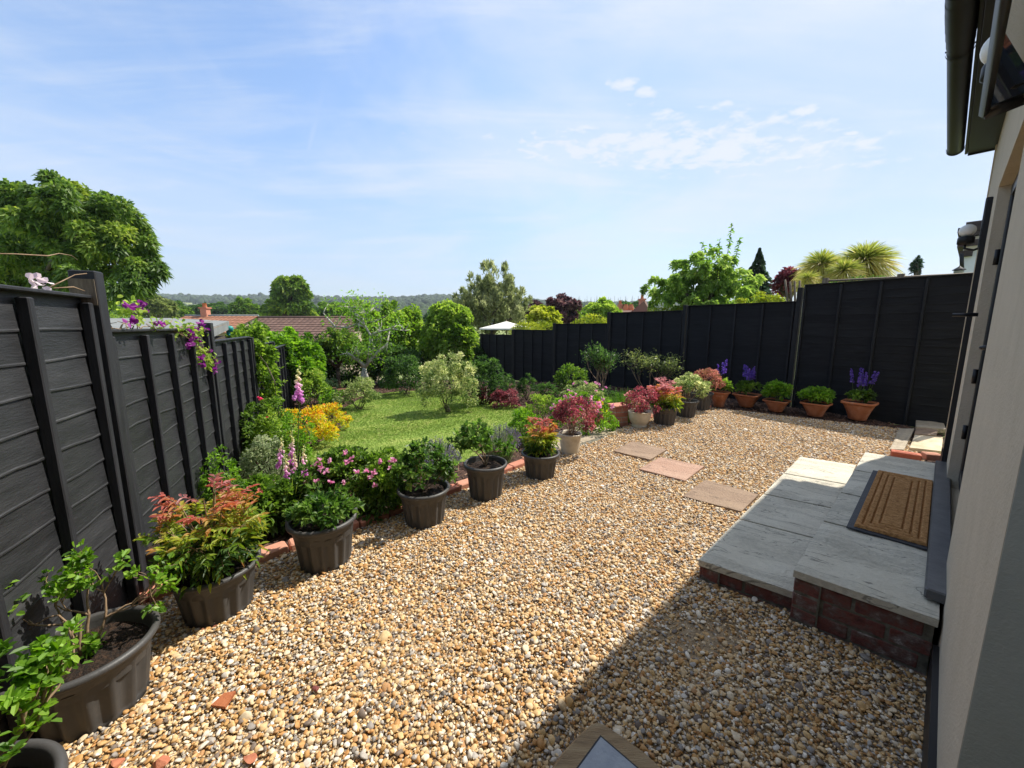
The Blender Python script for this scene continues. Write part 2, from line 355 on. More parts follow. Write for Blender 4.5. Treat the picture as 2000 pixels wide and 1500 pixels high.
# gravel
EDGE = [(-2.02, 1.77), (-1.77, 1.94), (-1.39, 2.34), (-.99, 2.68), (.11, 3.81), (.55, 4.35)]
LFm = LF0 - LFD * 3.4
wb = [tuple(HP(a, -.11, 0)[:2]) for a in (-1.2, 0.5, 2.2, 5.2)]
gm1 = G(1760, 838); gm0 = G(1390, 797)
GPOLY = [tuple(LFm)] + EDGE + [(1.10, 4.72), (1.52, 5.30), (2.7, 6.45), (gm0[0], gm0[1]), (gm1[0], gm1[1])] + [wb[3], wb[2], wb[1], wb[0]]
from mathutils.geometry import tessellate_polygon
mb = MB(); mb.add([(*p, -.004) for p in GPOLY], [tuple(f) for f in tessellate_polygon([[Vector((p[0], p[1], 0)) for p in GPOLY]])]); o = tag(mb.build('gravel_bed', m_gbase), kind='structure')
ST1 = [G(1364.5, 1091, .13), G(1563, 891, .13), G(1672, 907, .13), G(1562, 1158, .13)]
ST2 = [G(1550.5, 1111, .28), G(1690, 882, .28), HP(4.86, -.112, .28), HP(2.215, -.112, .28)]
STONES = [[(1198, 880), (1235, 861), (1303, 877), (1270, 897)], [(1248, 915), (1290, 892), (1375, 910), (1338, 938)], [(1333, 968), (1378, 936), (1482, 965), (1448, 998)]]
STW = [[G(x, y, .025)[:2] for x, y in q] for q in STONES]
POTS = []   # filled below: (x, y, radius at base) keeps pebbles from standing inside pots
def pebbles(sp, seed, zlo, zhi, smean):
    r = np.random.default_rng(seed); Q = jitter_grid(GPOLY, sp, r)
    Q = Q[(Q[:, 1] > .55)]
    k = np.ones(len(Q), bool)
    for poly in [[p[:2] for p in ST1], [p[:2] for p in ST2]] + STW: k &= ~inpoly(Q, poly)
    for (x, y, rr) in POTS: k &= (Q[:, 0] - x) ** 2 + (Q[:, 1] - y) ** 2 > (rr * .93) ** 2
    # a thin patch by the step where the sand shows through
    bare = (Q[:, 0] - .93) ** 2 / .05 + (Q[:, 1] - 1.62) ** 2 / .02 < r.uniform(0, 1.6, len(Q)); k &= ~(bare & (r.random(len(Q)) < .8))
    Q = Q[k]; n = len(Q)
    s = smean * np.exp(r.normal(0, .30, n)); f = 1 / (1 + .0 * s)
    sc = np.c_[s, s * r.uniform(.6, .95, n), s * r.uniform(.38, .7, n)]
    z = r.uniform(zlo, zhi, n) + .006 * np.sin(Q[:, 0] * 5 + 1) * np.cos(Q[:, 1] * 4)
    return np.c_[Q, z], np.c_[r.normal(0, .35, n), r.normal(0, .35, n), r.uniform(0, 6.28, n)], sc
def pebble_mesh(i):
    V, Fc = ICO[2]; r = np.random.default_rng(100 + i); V = V.copy()
    for _ in range(11):                                  # knock flats off the round stone
        d = r.normal(0, 1, 3); d /= np.linalg.norm(d); h = r.uniform(.45, .8); q = V @ d
        V -= np.clip(q - h, 0, None)[:, None] * d * .85
    V *= 1 + r.uniform(-.03, .03, (len(V), 1))
    b = MB(); b.add(V, Fc, .5, 0, True); return b.mesh('pebble_shape', m_peb, (0, 0, 0))
# lawn
LPX = [(560, 905), (620, 868), (668, 838), (682, 815), (668, 800), (700, 782), (742, 770), (790, 764), (850, 766), (920, 776), (1000, 790), (1030, 800), (1022, 830), (980, 870), (900, 905), (800, 930), (660, 935)]
LAWN = [Gz(*q) for q in LPX]
def gsheet(name, poly, dz, m, step=.12, kind='structure'):
    P = np.array([p[:2] for p in poly]); x0, y0 = P.min(0) - .1; x1, y1 = P.max(0) + .1
    b = MB(); b.sheet(lambda U, W: np.stack([U, W, zg(U, W) + dz], -1), np.arange(x0, x1, step), np.arange(y0, y1, step), keep=lambda c: inpoly(c, P))
    return tag(b.build(name, m), kind=kind)
GARD = [(-2.0, 1.83)] + EDGE[1:] + [(1.10, 4.72), (1.52, 5.30), (2.7, 6.45), (gm0[0], gm0[1]), (gm1[0], gm1[1]), tuple(HP(5.2, -.1, 0)[:2]), tuple(HP(8.0, -.14, 0)[:2])] + [tuple(RF0 + RFD * s) for s in (0, 5, 10.4)] + [(-2.5, 16), (-7.5, 15), tuple(LF0 + LFD * 11), tuple(LF0 + LFD * 4)]
gsheet('flower_bed', GARD, .004, m_mulch, .15)
gsheet('lawn', LAWN, .012, m_lawn, .1)
def blade_mesh(i):
    r = np.random.default_rng(300 + i); n = 9; b = MB()
    pos = np.c_[r.normal(0, .02, (n, 2)), np.zeros(n)]; d = np.c_[r.normal(0, .45, (n, 2)), np.ones(n)]
    b.leaves(pos, d, r.normal(0, 1, (n, 3)), r.uniform(.03, .06, n), .005, .5, droop=.25); return b.mesh('grass_tuft', m_blade, (0, 0, 0))
Q = jitter_grid([p[:2] for p in LAWN], .032, rng); n = len(Q)
lush = .5 + .5 * np.sin(Q[:, 0] * 2.1 + np.sin(Q[:, 1] * 1.7) * 2) * np.sin(Q[:, 1] * 1.3 + 1)
s = rng.uniform(.5, .9, n) * (.7 + .35 * lush)
tag(scatter('grass', np.c_[Q, zg(Q[:, 0], Q[:, 1]) + .008], np.c_[rng.normal(0, .15, (n, 2)), rng.uniform(0, 6.28, n)], np.c_[s, s, s], [blade_mesh(i) for i in range(6)]), 'short mown green grass covering the curved lawn', 'grass')
# mulch chips
def chip_mesh(i):
    r = np.random.default_rng(400 + i); b = MB(); b.box((0, 0, 0), (1, .45, .14), bev=.05); V = b.V[0]; V *= 1 + r.uniform(-.25, .25, V.shape); return b.mesh('bark_piece', m_chip, (0, 0, 0))
Q = jitter_grid(GARD, .05, rng); Q = Q[~inpoly(Q, [p[:2] for p in LAWN])]; Q = Q[Q[:, 1] < 13]; n = len(Q)
s = .026 * np.exp(rng.normal(0, .4, n))
tag(scatter('bark_mulch', np.c_[Q, zg(Q[:, 0], Q[:, 1]) + .012], np.c_[rng.normal(0, .4, (n, 2)), rng.uniform(0, 6.28, n)], np.c_[s * 1.3, s, s], [chip_mesh(i) for i in range(5)]), 'dark brown bark chips spread over the flower beds', 'mulch')
# path of buff paving between edging and pillar
PP = [(.52, 4.33), (1.08, 4.70), (1.60, 5.22), (1.32, 5.62), (.85, 5.35), (.30, 4.78)]
mb = MB(); cen = np.array(PP).mean(0); ax = np.array([.74, .67]); ay = np.array([-.67, .74])
rows = []
for i in range(-4, 5):
    for j in range(-4, 5):
        c = cen + ax * (i + .5 * (j % 2)) * .30 + ay * j * .16
        if inpoly(np.array([c]), PP)[0]: mb.box((c[0], c[1], -.012), (.29, .15, .05), math.atan2(ax[1], ax[0]), rng.random(), 0, .006)
mb.prism(PP, -.06, .004, .2, 1)
tag(mb.build('path', [m_path, m_mortar]), kind='structure')
# ------------------------------------------------------------------ brick edging
t = thing('brick_edging', 'low row of pinkish red bricks edging the gravel beside the grey pots', 'edging', (-1, 2.7, 0))
mb = MB(); pts = np.array([(-2.3, 1.6)] + EDGE, float); seg = np.linalg.norm(np.diff(pts, axis=0), axis=1); cum = np.r_[0, np.cumsum(seg)]
s = .1
while s < cum[-1] - .1:
    i = min(np.searchsorted(cum, s) - 1, len(seg) - 1); q = pts[i] + (pts[i + 1] - pts[i]) * (s - cum[i]) / seg[i]; dv = (pts[i + 1] - pts[i]) / seg[i]
    mb.box((q[0] - dv[1] * .05, q[1] + dv[0] * .05, .008 + rng.uniform(-.006, .008)), (.212, .10, .075), math.atan2(dv[1], dv[0]) + rng.normal(0, .03), rng.random(), 0, .008)
    s += .226
mb.build('brick_row', m_brickp, t)
# second brick row beyond the path, under the end pots
t = thing('brick_edging', 'short low row of pink bricks under the farthest grey pots', 'edging', (2.7, 6.3, 0))
mb = MB(); a = np.array([1.85, 5.75]); b_ = np.array([3.65, 6.85]); L = np.linalg.norm(b_ - a); dv = (b_ - a) / L; s = .1
while s < L:
    q = a + dv * s; mb.box((q[0], q[1], .006 + rng.uniform(-.004, .006)), (.21, .10, .07), math.atan2(dv[1], dv[0]), rng.random(), 0, .008); s += .224
mb.build('brick_row', m_brickp, t)
def brick_wall(mb, p0, p1, z0, courses, bl=.215, bh=.065, mj=.011, th=.1, seed=0, mat=0, mm=1, half=0, rot_in=None):
    r = np.random.default_rng(seed); p0 = np.array(p0[:2]); p1 = np.array(p1[:2]); L = np.linalg.norm(p1 - p0); dv = (p1 - p0) / L; nv = np.array([-dv[1], dv[0]]); ang = math.atan2(dv[1], dv[0])
    for c in range(courses):
        s = -(bl / 2 if (c + half) % 2 else 0); z = z0 + c * (bh + mj) + bh / 2
        while s < L:
            a0 = max(s, 0); a1 = min(s + bl, L)
            if a1 - a0 > .03:
                q = p0 + dv * (a0 + a1) / 2 + nv * (th / 2 + r.uniform(-.0015, .0015)); mb.box((q[0], q[1], z), (a1 - a0 - .002, th, bh), ang, r.random(), mat, .004)
            s += bl + mj
    q = p0 + dv * L / 2 + nv * (th / 2 + .005); hh = courses * (bh + mj)
    mb.box((q[0], q[1], z0 + hh / 2 - mj / 2), (L - .006, th, hh + mj * .8), ang, .5, mm)
# ------------------------------------------------------------------ stone steps
def slab_quad(mb, c0, c1, c2, c3, z0, z1):        # corners near-left, far-left, far-right, near-right
    n = 14; u = np.linspace(0, 1, n)
    A, B, Cc, Dd = [np.array(c[:2]) for c in (c0, c1, c2, c3)]
    r = np.random.default_rng(int(abs(A[0] * 1000)) + 3); ph = r.uniform(0, 6, 4)
    def fn(U, W):
        P = (1 - U)[..., None] * ((1 - W)[..., None] * A + W[..., None] * B) + U[..., None] * ((1 - W)[..., None] * Dd + W[..., None] * Cc)
        e = np.minimum(np.minimum(U, 1 - U), np.minimum(W, 1 - W)); z = z1 + .004 * np.sin(9 * U + ph[0] + 3 * np.sin(4 * W + ph[1])) * np.clip(e * 12, 0, 1) - .006 * (e < .01)
        return np.concatenate([P, z[..., None]], -1)
    mb.sheet(fn, u, u)
    ring = [fn(np.array(a_), np.array(b_)) for a_, b_ in [(x, 0.) for x in u] + [(1., x) for x in u[1:]] + [(x, 1.) for x in u[::-1][1:]] + [(0., x) for x in u[::-1][1:-1]]]
    m = len(ring); V = [q for q in ring] + [np.array([q[0], q[1], z0]) for q in ring]
    mb.add(V, [[i, m + i, m + (i + 1) % m, (i + 1) % m] for i in range(m)], .5)
def lerp(a, b, k): return np.array(a) * (1 - k) + np.array(b) * k
def stepthing(label, Q, z0, z1, courses, cuts, seed, th):
    t = thing('stone_step', label, 'step', (*np.mean([q[:2] for q in Q], 0), 0))
    for i in range(len(cuts) - 1):
        b = MB(); g = .004
        k0, k1 = cuts[i] + (g if i else 0), cuts[i + 1] - (g if i < len(cuts) - 2 else 0)
        slab_quad(b, lerp(Q[0], Q[1], k0), lerp(Q[0], Q[1], k1), lerp(Q[3], Q[2], k1), lerp(Q[3], Q[2], k0), z1 - .042, z1)
        b.build('paving_slab', m_slab, t)
    b = MB(); cen = np.mean([q[:2] for q in Q], 0); I = [cen + (np.array(q[:2]) - cen) * .975 for q in Q]
    k = .018; I = [np.array(q[:2]) + (cen - np.array(q[:2])) / np.linalg.norm(cen - np.array(q[:2])) * k for q in Q]
    zb = z1 - .044 - courses * .076 + .002
    brick_wall(b, I[0], I[3], zb, courses, seed=seed, half=1); brick_wall(b, I[1], I[0], zb, courses, seed=seed + 1)
    brick_wall(b, I[2], I[1], zb, courses, seed=seed + 2); 
    J = [cen + (q - cen) * .88 for q in I]; b.prism(J, zb, z1 - .046, .4, 1)
    b.build('brick_base', [m_brickd, m_mortar], t); return t
CUT = [0, .27, .50, .745, 1]
stepthing('lower step of pale grey riven slabs over dark red brick', ST1, 0, .13, 2, CUT, 11, .1)
stepthing('upper step of pale grey riven slabs against the wall, carrying the door mat', ST2, 0, .28, 4, CUT, 21, .1)
# door mat
MA = [G(1652.5, 1031, .283), G(1705, 920, .283), G(1839, 946, .283), G(1827, 1078, .283)]
MA[2] = np.array([*(HP(4.18, -.062, 0)[:2]), .283]); MA[3] = np.array([*(HP(2.86, -.062, 0)[:2]), .283])
t = thing('door_mat', 'brown coir door mat with grooved rectangles and black rubber edge', 'mat', MA[0])
b = MB(); b.prism([q[:2] for q in MA], .284, .292, .5, 0, .003); b.build('rubber_backing', M('black_rubber', [(.015, .017, .022), (.03, .034, .042)], 12, .5, .3, 80), t)
b = MB()
def matfn(U, W):
    A = lerp(MA[0], MA[3], .09); A = lerp(A, lerp(MA[1], MA[2], .09), .025); B = lerp(lerp(MA[0], MA[3], .09), lerp(MA[1], MA[2], .09), .985)
    Dd = lerp(MA[3], MA[2], .025); Cc = lerp(MA[3], MA[2], .985)
    P = (1 - U)[..., None] * ((1 - W)[..., None] * A + W[..., None] * B) + U[..., None] * ((1 - W)[..., None] * Dd + W[..., None] * Cc)
    e = np.minimum(np.minimum(U, 1 - U) * .33, np.minimum(W, 1 - W) * 1.15) 
    gr = sum(np.exp(-((e - q) / .0046) ** 2) for q in (.038, .075, .113))
    ed = np.clip(e / .004, 0, 1)
    z = .293 + .016 * ed - .013 * np.clip(gr, 0, 1) + rng.normal(0, .0008, U.shape)
    P[..., 2] = z; return P
b.sheet(matfn, np.linspace(0, 1, 130), np.linspace(0, 1, 420)); b.build('coir_pile', M('coir', [(.24, .105, .035), (.48, .24, .08), (.62, .35, .15)], 60, .95, 1, 160, dist=.01), t)
# stepping stones
for Qd, lab, m in ((STW[0], 'brown riven stepping stone farthest from the steps', m_step1), (STW[1], 'pinkish stepping stone in the middle of the three', m_step2), (STW[2], 'brown stepping stone touching the lower step', m_step1)):
    b = MB(); slab_quad(b, Qd[0], Qd[1], Qd[2], Qd[3], -.01, .028); c = np.mean(Qd, 0)
    tag(b.build('stepping_stone', m, None, (c[0], c[1], 0)), lab, 'paving slab', 'stepping stones across the gravel')
# loose stones and bricks beside the far end of the steps
LOOSE = [([(1738, 876), (1757, 836), (1786, 836), (1766, 877)], 'narrow grey offcut of paving lying along the gravel', m_path, .04),
         ([(1777, 873), (1787, 848), (1842, 853), (1839, 880)], 'sunlit buff stone slab lying behind the loose bricks', m_stone_b, .05),
         ([(1786, 846), (1790, 834), (1832, 838), (1829, 850)], 'small brown stone slab between two buff slabs', m_step1, .045),
         ([(1789, 833), (1789, 820), (1843, 824), (1848, 838)], 'shaded buff stone slab nearest the black fence', m_path, .06)]
for q, lab, m, h in LOOSE:
    P = [G(x, y, h)[:2] for x, y in q]; b = MB(); slab_quad(b, P[0], P[1], P[2], P[3], 0, h); c = np.mean(P, 0)
    tag(b.build('loose_slab', m, None, (c[0], c[1], 0)), lab, 'paving slab', 'loose slabs by the steps')
m_rbrick = M('bright_red_brick', [(.4, .10, .055), (.5, .17, .1)], 10, .85, .4, 40)
m_obrick = M('orange_brick', [(.42, .17, .1), (.52, .27, .18)], 10, .85, .4, 40)
for (xa, ya, xb, yb), lab, m in (((1740, 884, 1799, 893), 'bright red brick lying at the end of the upper step', m_rbrick), ((1803, 889, 1836, 892), 'paler orange brick lying beside a bright red brick', m_obrick)):
    p, q = G(xa, ya, .05), G(xb, yb, .05); c = (p + q) / 2; dv = q - p
    b = MB(); b.box((c[0], c[1], .045), (np.linalg.norm(dv[:2]), .11, .07), math.atan2(dv[1], dv[0]), .5, 0, .006)
    b.box((c[0], c[1], .081), (np.linalg.norm(dv[:2]) * .7, .05, .004), math.atan2(dv[1], dv[0]), .5, 0)
    tag(b.build('loose_brick', m, None, (c[0], c[1], 0)), lab, 'brick', 'loose bricks by the steps')
# brick pillar
pc = (G(1190, 833) + G(1225, 829)) / 2 + np.array([.02, .12, 0]); pr = math.atan2(.30, .95)
t = thing('brick_pillar', 'short square pillar of pink bricks at the end of the path', 'pillar', (pc[0], pc[1], 0))
b = MB()
for k in range(4):
    z = -.03 + k * .075 + .035
    for sgn in (-1, 1):
        ox, oy = (0, sgn * .055) if k % 2 == 0 else (sgn * .055, 0); rr = pr
        b.box((pc[0] + ox * math.cos(rr) - oy * math.sin(rr), pc[1] + ox * math.sin(rr) + oy * math.cos(rr), z), (.213, .104, .065) if k % 2 == 0 else (.104, .213, .065), rr, rng.random(), 0, .005)
b.box((pc[0], pc[1], .115), (.205, .205, .285), pr, .5, 1); b.build('brickwork', [m_brickp, M('pale_mortar', [(.42, .36, .29), (.5, .44, .37)], 20, .9)], t)
b = MB(); b.box((pc[0], pc[1], .277), (.235, .235, .03), pr, .5, 0, .005); b.build('cap', m_brickp, t)
# sundial-like wooden block with an inset tile, bottom of the frame
c = G(1170, 1404, .1) - np.array([.008, .238, 0]); t = thing('wooden_block', 'low wooden garden block with a grey slate tile set diagonally in its top', 'garden ornament', (c[0], c[1], 0))
ca = math.radians(90) + .07
b = MB(); R_ = .125
top = [(c[0] + r_ * math.cos(ca + a_), c[1] + r_ * math.sin(ca + a_)) for r_, a_ in [(R_ * 1.26, 0.785 + k * math.pi / 2 + e) for k in range(4) for e in (-.09, 0, .09)] for r_, a_ in [(r_, a_)]]
top = []
for k in range(4):
    a0 = ca - .07 + k * math.pi / 2
    top += [(c[0] + .185 * math.cos(a0 - .1), c[1] + .185 * math.sin(a0 - .1)), (c[0] + .19 * math.cos(a0), c[1] + .19 * math.sin(a0)), (c[0] + .185 * math.cos(a0 + .1), c[1] + .185 * math.sin(a0 + .1)), (c[0] + .163 * math.cos(a0 + .4), c[1] + .163 * math.sin(a0 + .4)), (c[0] + .155 * math.cos(a0 + .785), c[1] + .155 * math.sin(a0 + .785)), (c[0] + .163 * math.cos(a0 + 1.17), c[1] + .163 * math.sin(a0 + 1.17))]
b.prism([(c[0] + (x - c[0]) * 1.24, c[1] + (y - c[1]) * 1.24) for x, y in top], 0, .1, .5, 0, .012); b.build('block', M('oiled_wood', [(.16, .10, .05), (.3, .2, .1), (.36, .26, .14)], 5, .7, .5, 30, (1, 9, 1)), t)
def sq(r_): return [(c[0] + r_ * math.cos(ca - .07 + k * math.pi / 2), c[1] + r_ * math.sin(ca - .07 + k * math.pi / 2)) for k in range(4)]
b = MB(); b.prism(sq(.183), .09, .1025, .5); b.build('tile_surround', m_gut, t)
b = MB(); b.prism(sq(.175), .09, .106, .5, 0, .002)
tile = b.build('slate_tile', M('slate_tile', [(.24, .26, .29), (.33, .35, .37)], 14, .5, .25, 60), t)
b = MB()
m_engr = M('engraving', [(.13, .13, .15), (.2, .18, .16)], 40, .7)
for (dx, dy, w, h, r_) in ((-.03, .045, .02, .014, .6), (-.045, .02, .014, .01, 1.2), (.0, .03, .05, .005, .9), (.012, .05, .03, .004, .9), (.04, .02, .02, .012, -.5), (.02, -.02, .016, .016, .2), (-.01, .06, .012, .012, 0)):
    b = MB(); b.prism([(c[0] + dx + w / 2 * math.cos(q) * math.cos(r_) - h / 2 * math.sin(q) * math.sin(r_), c[1] + dy + w / 2 * math.cos(q) * math.sin(r_) + h / 2 * math.sin(q) * math.cos(r_)) for q in np.linspace(0, 6.28, 13)[:-1]], .1045, .107); b.build('engraving', m_engr, tile)
# terracotta shard
p = G(432, 1372, .02); b = MB(); b.polys([(p[0] - .03, p[1] - .012, .022), (p[0] + .03, p[1] - .02, .024), (p[0] + .036, p[1] + .03, .04), (p[0] - .006, p[1] + .024, .036), (p[0] - .03, p[1] - .012, .012), (p[0] + .03, p[1] - .02, .012), (p[0] + .036, p[1] + .03, .028), (p[0] - .006, p[1] + .024, .024)], [[0, 1, 2, 3], [7, 6, 5, 4], [0, 4, 5, 1], [1, 5, 6, 2], [2, 6, 7, 3], [3, 7, 4, 0]])
tag(b.build('pot_shard', m_terra, None, (p[0], p[1], 0)), 'orange terracotta shard lying on the gravel in front of the pots', 'shard')
m_frag = M('brick_fragment', [(.34, .11, .06), (.5, .2, .11)], 12, .9, .4, 40)
m_dfrag = M('dark_red_stone', [(.12, .03, .025), (.2, .06, .05)], 12, .8, .4, 40)
for i, (x, y, s_, m_, lab) in enumerate(((228, 1488, .03, m_frag, 'red brick fragment in the gravel nearest the bottom left pot'), (312, 1489, .03, m_frag, 'brownish brick fragment at the bottom edge, second from the corner pot'), (486, 1482, .026, m_frag, 'orange brick chip in the gravel at the bottom, farthest from the corner pot'), (618, 1345, .022, m_dfrag, 'dark red stone lying in the sunny gravel'), (1322, 1076, .022, m_gut, 'black stone on the gravel just before the shadow edge'))):
    p = G(x, y, .018); b = MB(); V, Fc = ICO[2]; r_ = np.random.default_rng(60 + i); V = V.copy()
    for _ in range(9):
        d = r_.normal(0, 1, 3); d /= np.linalg.norm(d); V -= np.clip(V @ d - r_.uniform(.4, .7), 0, None)[:, None] * d
    b.add(V * np.array([s_, s_ * .75, s_ * .4]) + p, Fc); tag(b.build('stone_fragment', m_, None, tuple(p)), lab, 'stone')
# ------------------------------------------------------------------ fences
def fence(name, label, P0, dv, Lp, k0, k1, zb, zt, zpost, face, m, mp, capm, seed, bh=.125, nbat=3):
    """panels k0..k1 along dv; zb/zt per panel; face = sign of the side the boards show"""
    r = np.random.default_rng(seed); nv = np.array([-dv[1], dv[0]]) * face; ang = math.atan2(dv[1], dv[0])
    t = thing(name, label, 'fence', (P0[0], P0[1], 0))
    def at(s, o_, z): q = P0 + dv * s + nv * o_; return np.array([q[0], q[1], z])
    for k in range(k0, k1):
        s0, s1 = k * Lp + .05, (k + 1) * Lp - .05; b = MB(); z0, z1 = zb(k), zt(k); nb = max(3, int(round((z1 - z0) / bh))); h = (z1 - z0) / nb
        for i in range(nb):
            us = np.linspace(s0, s1, 15); zl = z0 + i * h - .018; ph = r.uniform(0, 6.3, 3); am = r.uniform(.002, .009)
            low = zl + am * (np.sin(us * r.uniform(3, 7) + ph[0]) + .6 * np.sin(us * r.uniform(12, 19) + ph[1])); up = np.full(15, zl + h + .02)
            ob, ot = .011 + r.uniform(-.002, .002), .003
            V = np.concatenate([[at(u_, ot, z_) for u_, z_ in zip(us, up)], [at(u_, ob, z_ + .010) for u_, z_ in zip(us, low)], [at(u_, ob + .0016, z_ + .005) for u_, z_ in zip(us, low)], [at(u_, ob + .001, z_ - .001) for u_, z_ in zip(us, low)], [at(u_, -.006, z_) for u_, z_ in zip(us, up - .01)]])
            Fq = [[q * 15 + j, q * 15 + j + 1, (q + 1) * 15 + j + 1, (q + 1) * 15 + j] for q in range(4) for j in range(14)]
            b.add(V, Fq if face > 0 else [f[::-1] for f in Fq], np.repeat([np.clip(.42 + r.normal(0, .2), 0, .8), .95, .7, .3], 14))
        # back sheet so that no light comes through
        b.box(at((s0 + s1) / 2, -.012, (z0 + z1) / 2), (s1 - s0, .008, z1 - z0), ang, .4)
        pan = b.build('fence_panel', m, t)
        if face < 0 and k == -1:
            b2 = MB(); b2.box(at(Lp * (k + 1) - .047, .014, zt(k) + .03), (.003, .09, .12), ang, .5); b2.build('bare_wood_patch', m_rawwood, t)
        for i in range(nbat + 2):
            sb = s0 + .025 + (s1 - s0 - .05) * i / (nbat + 1); b2 = MB(); b2.box(at(sb, .030, (z0 + z1) / 2 - .005), (.032, .038, z1 - z0 - .03), ang, .5, 0, .004); b2.build('batten', mp, pan)
        b2 = MB(); b2.box(at((s0 + s1) / 2, .014, z1 + .008), (s1 - s0, .06, .016), ang, .5, 0, .004); b2.build('capping_rail', capm, pan)
    for k in range(k0, k1 + 1):
        zz = zpost(k); b2 = MB(); c_ = at(k * Lp, .014, 0); zlo = min(zb(k), zb(max(k - 1, k0))) - .15
        b2.box((c_[0], c_[1], (zlo + zz) / 2), (.072, .095, zz - zlo), ang, .5, 0, .004); b2.build('fence_post', mp, t)
    return t
lt = {-2: 1.60, -1: 1.575, 0: 1.415, 1: 1.30, 2: 1.17, 3: 1.05, 4: .95, 5: .85, 6: .75}
lp = {-2: 1.8, -1: 1.75, 0: 1.705, 1: 1.475, 2: 1.30, 3: 1.18, 4: 1.06, 5: .98, 6: .88, 7: .8}
lgb = lambda k: float(zg(*(LF0 + LFD * LFL * (k + .5)))) - .02
fence('garden_fence', 'left garden fence of black overlapping boards in the sun, hung with purple clematis', LF0, LFD, LFL, -2, 6, lgb, lambda k: lt[k], lambda k: lp[k], -1, m_black, m_bpost, m_bpost, 5)
RTY = {-1: [(1700, 549)], 0: [(1430, 595)], 1: [(1250, 610)], 2: [(1130, 633)], 3: [(1045, 645)], 4: [(975, 654)]}
def rtop(k):
    x, y = RTY[k][0]; r = ray(x, y); q = r[0] / r[1]
    s = (RF0[0] - q * RF0[1]) / (q * RFD[1] - RFD[0]); Y = RF0[1] + RFD[1] * s
    return float(D(x, y, Y)[2])
rt = {k: rtop(k) for k in RTY}
rp = {-1: rt[-1] + .02, 0: rt[-1] - .03, 1: rt[0] + .03, 2: rt[1] + .03, 3: rt[2] + .03, 4: rt[3] + .02, 5: rt[4] + .03}
rgb = lambda k: float(zg(*(RF0 + RFD * RFL * (k + .5)))) - .03
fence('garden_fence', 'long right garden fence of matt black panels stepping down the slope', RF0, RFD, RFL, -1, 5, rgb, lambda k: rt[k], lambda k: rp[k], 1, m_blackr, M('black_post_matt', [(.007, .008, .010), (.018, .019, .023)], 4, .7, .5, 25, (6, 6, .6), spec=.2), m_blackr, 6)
# ------------------------------------------------------------------ house
t = thing('house', 'cream rendered house wall with dark door, black gutter and eaves', 'house', HP(2.5, -.3, 0))
W0 = -.125
def slabbox(mb, a0, a1, o0, o1, z0, z1, rnd=.5, mat=0, bev=0):
    c_ = HP((a0 + a1) / 2, (o0 + o1) / 2, (z0 + z1) / 2); mb.box(c_, (a1 - a0, abs(o1 - o0), z1 - z0), HANG, rnd, mat, bev)
DA0, DA1 = 2.66, 4.22; EZ = 3.155; EA = 6.13
b = MB(); slabbox(b, 1.22, DA0, W0, W0 - .3, -.05, EZ - .02); slabbox(b, DA1, 6.0, W0, W0 - .3, -.05, EZ - .02); slabbox(b, DA0, DA1, W0, W0 - .3, 2.36, EZ - .02); slabbox(b, DA0, DA1, W0 - .002, W0 - .3, -.05, .262); b.build('wall', m_render, t)
b = MB(); slabbox(b, 1.217, 1.2195, W0 - .001, W0 - .9, -.04, EZ - .02); slabbox(b, -3, 1.2, W0 - .75, W0 - .9, -.05, EZ - .02); slabbox(b, -3, -.9, W0, W0 - .7, -.05, EZ - .02); slabbox(b, -.9,1.21, W0+.0, W0 - .74, EZ-.5, EZ - .03); b.build('porch_wall', m_jamb, t)
for q0, q1 in ((1.225, 2.2), (4.88, 5.99)):
    b = MB(); slabbox(b, q0, q1, W0 - .01, W0 + .018, -.03, .17); b.build('plinth', m_gut, t)
b = MB(); slabbox(b, 6.0, 6.06, W0 + .01, W0 - 4, -.05, EZ - .02); slabbox(b, -3, 6.0, W0 - 4, W0 - 4.2, -.05, EZ - .02); slabbox(b, -3.1, -3, W0, W0 - 4.1, -.05, EZ - .02); b.build('gable_wall', m_render, t)
# door
DO = W0 - .055
fr = MB()
for a0, a1 in ((DA0, DA0 + .07), (DA1 - .07, DA1), ((DA0 + DA1) / 2 - .05, (DA0 + DA1) / 2 + .05)): slabbox(fr, a0, a1, DO, DO - .07, .335, 2.36, bev=.006)
slabbox(fr, DA0 + .07, DA1 - .07, DO - .001, DO - .069, 2.28, 2.36); slabbox(fr, DA0 + .07, DA1 - .07, DO - .001, DO - .069, .335, .42)
dr = fr.build('door', m_upvc, t)
gl, tt, pp, oo = nt('door_glass'); pp.inputs['Base Color'].default_value = (.02, .025, .03, 1); pp.inputs['Roughness'].default_value = .05; pp.inputs['Specular IOR Level'].default_value = .8
b = MB(); slabbox(b, DA0 + .07, DA1 - .07, DO - .03, DO - .04, .42, 2.28); b.build('pane', gl, dr)
b = MB(); am = DA0 + .14; b.tube([HP(am, DO, 1.35), HP(am, DO + .05, 1.35), HP(am + .005, DO + .055, 1.35), HP(am + .12, DO + .055, 1.345)], .011, 8); slabbox(b, am - .02, am + .02, DO + .001, DO + .012, 1.22, 1.45, bev=.004); b.build('handle', m_gut, dr)
for z in (.7, 1.1, 1.9): b = MB(); b.tube([HP(DA1 - .05, DO + .012, z - .05), HP(DA1 - .05, DO + .012, z + .05)], .012, 8); b.build('hinge', m_gut, dr)
b = MB(); slabbox(b, 2.33, 4.72, W0 - .02, W0 + .062, .284, .334, bev=.006); b.build('door_sill', m_sill, t)
b = MB(); slabbox(b, 4.72, 4.745, W0, W0 + .03, .29, 2.4); b.tube([HP(3.9, W0 + .0, 1.52), HP(3.9, W0 + .11, 1.52)], .012, 8); b.build('door_hook', m_gut, t)
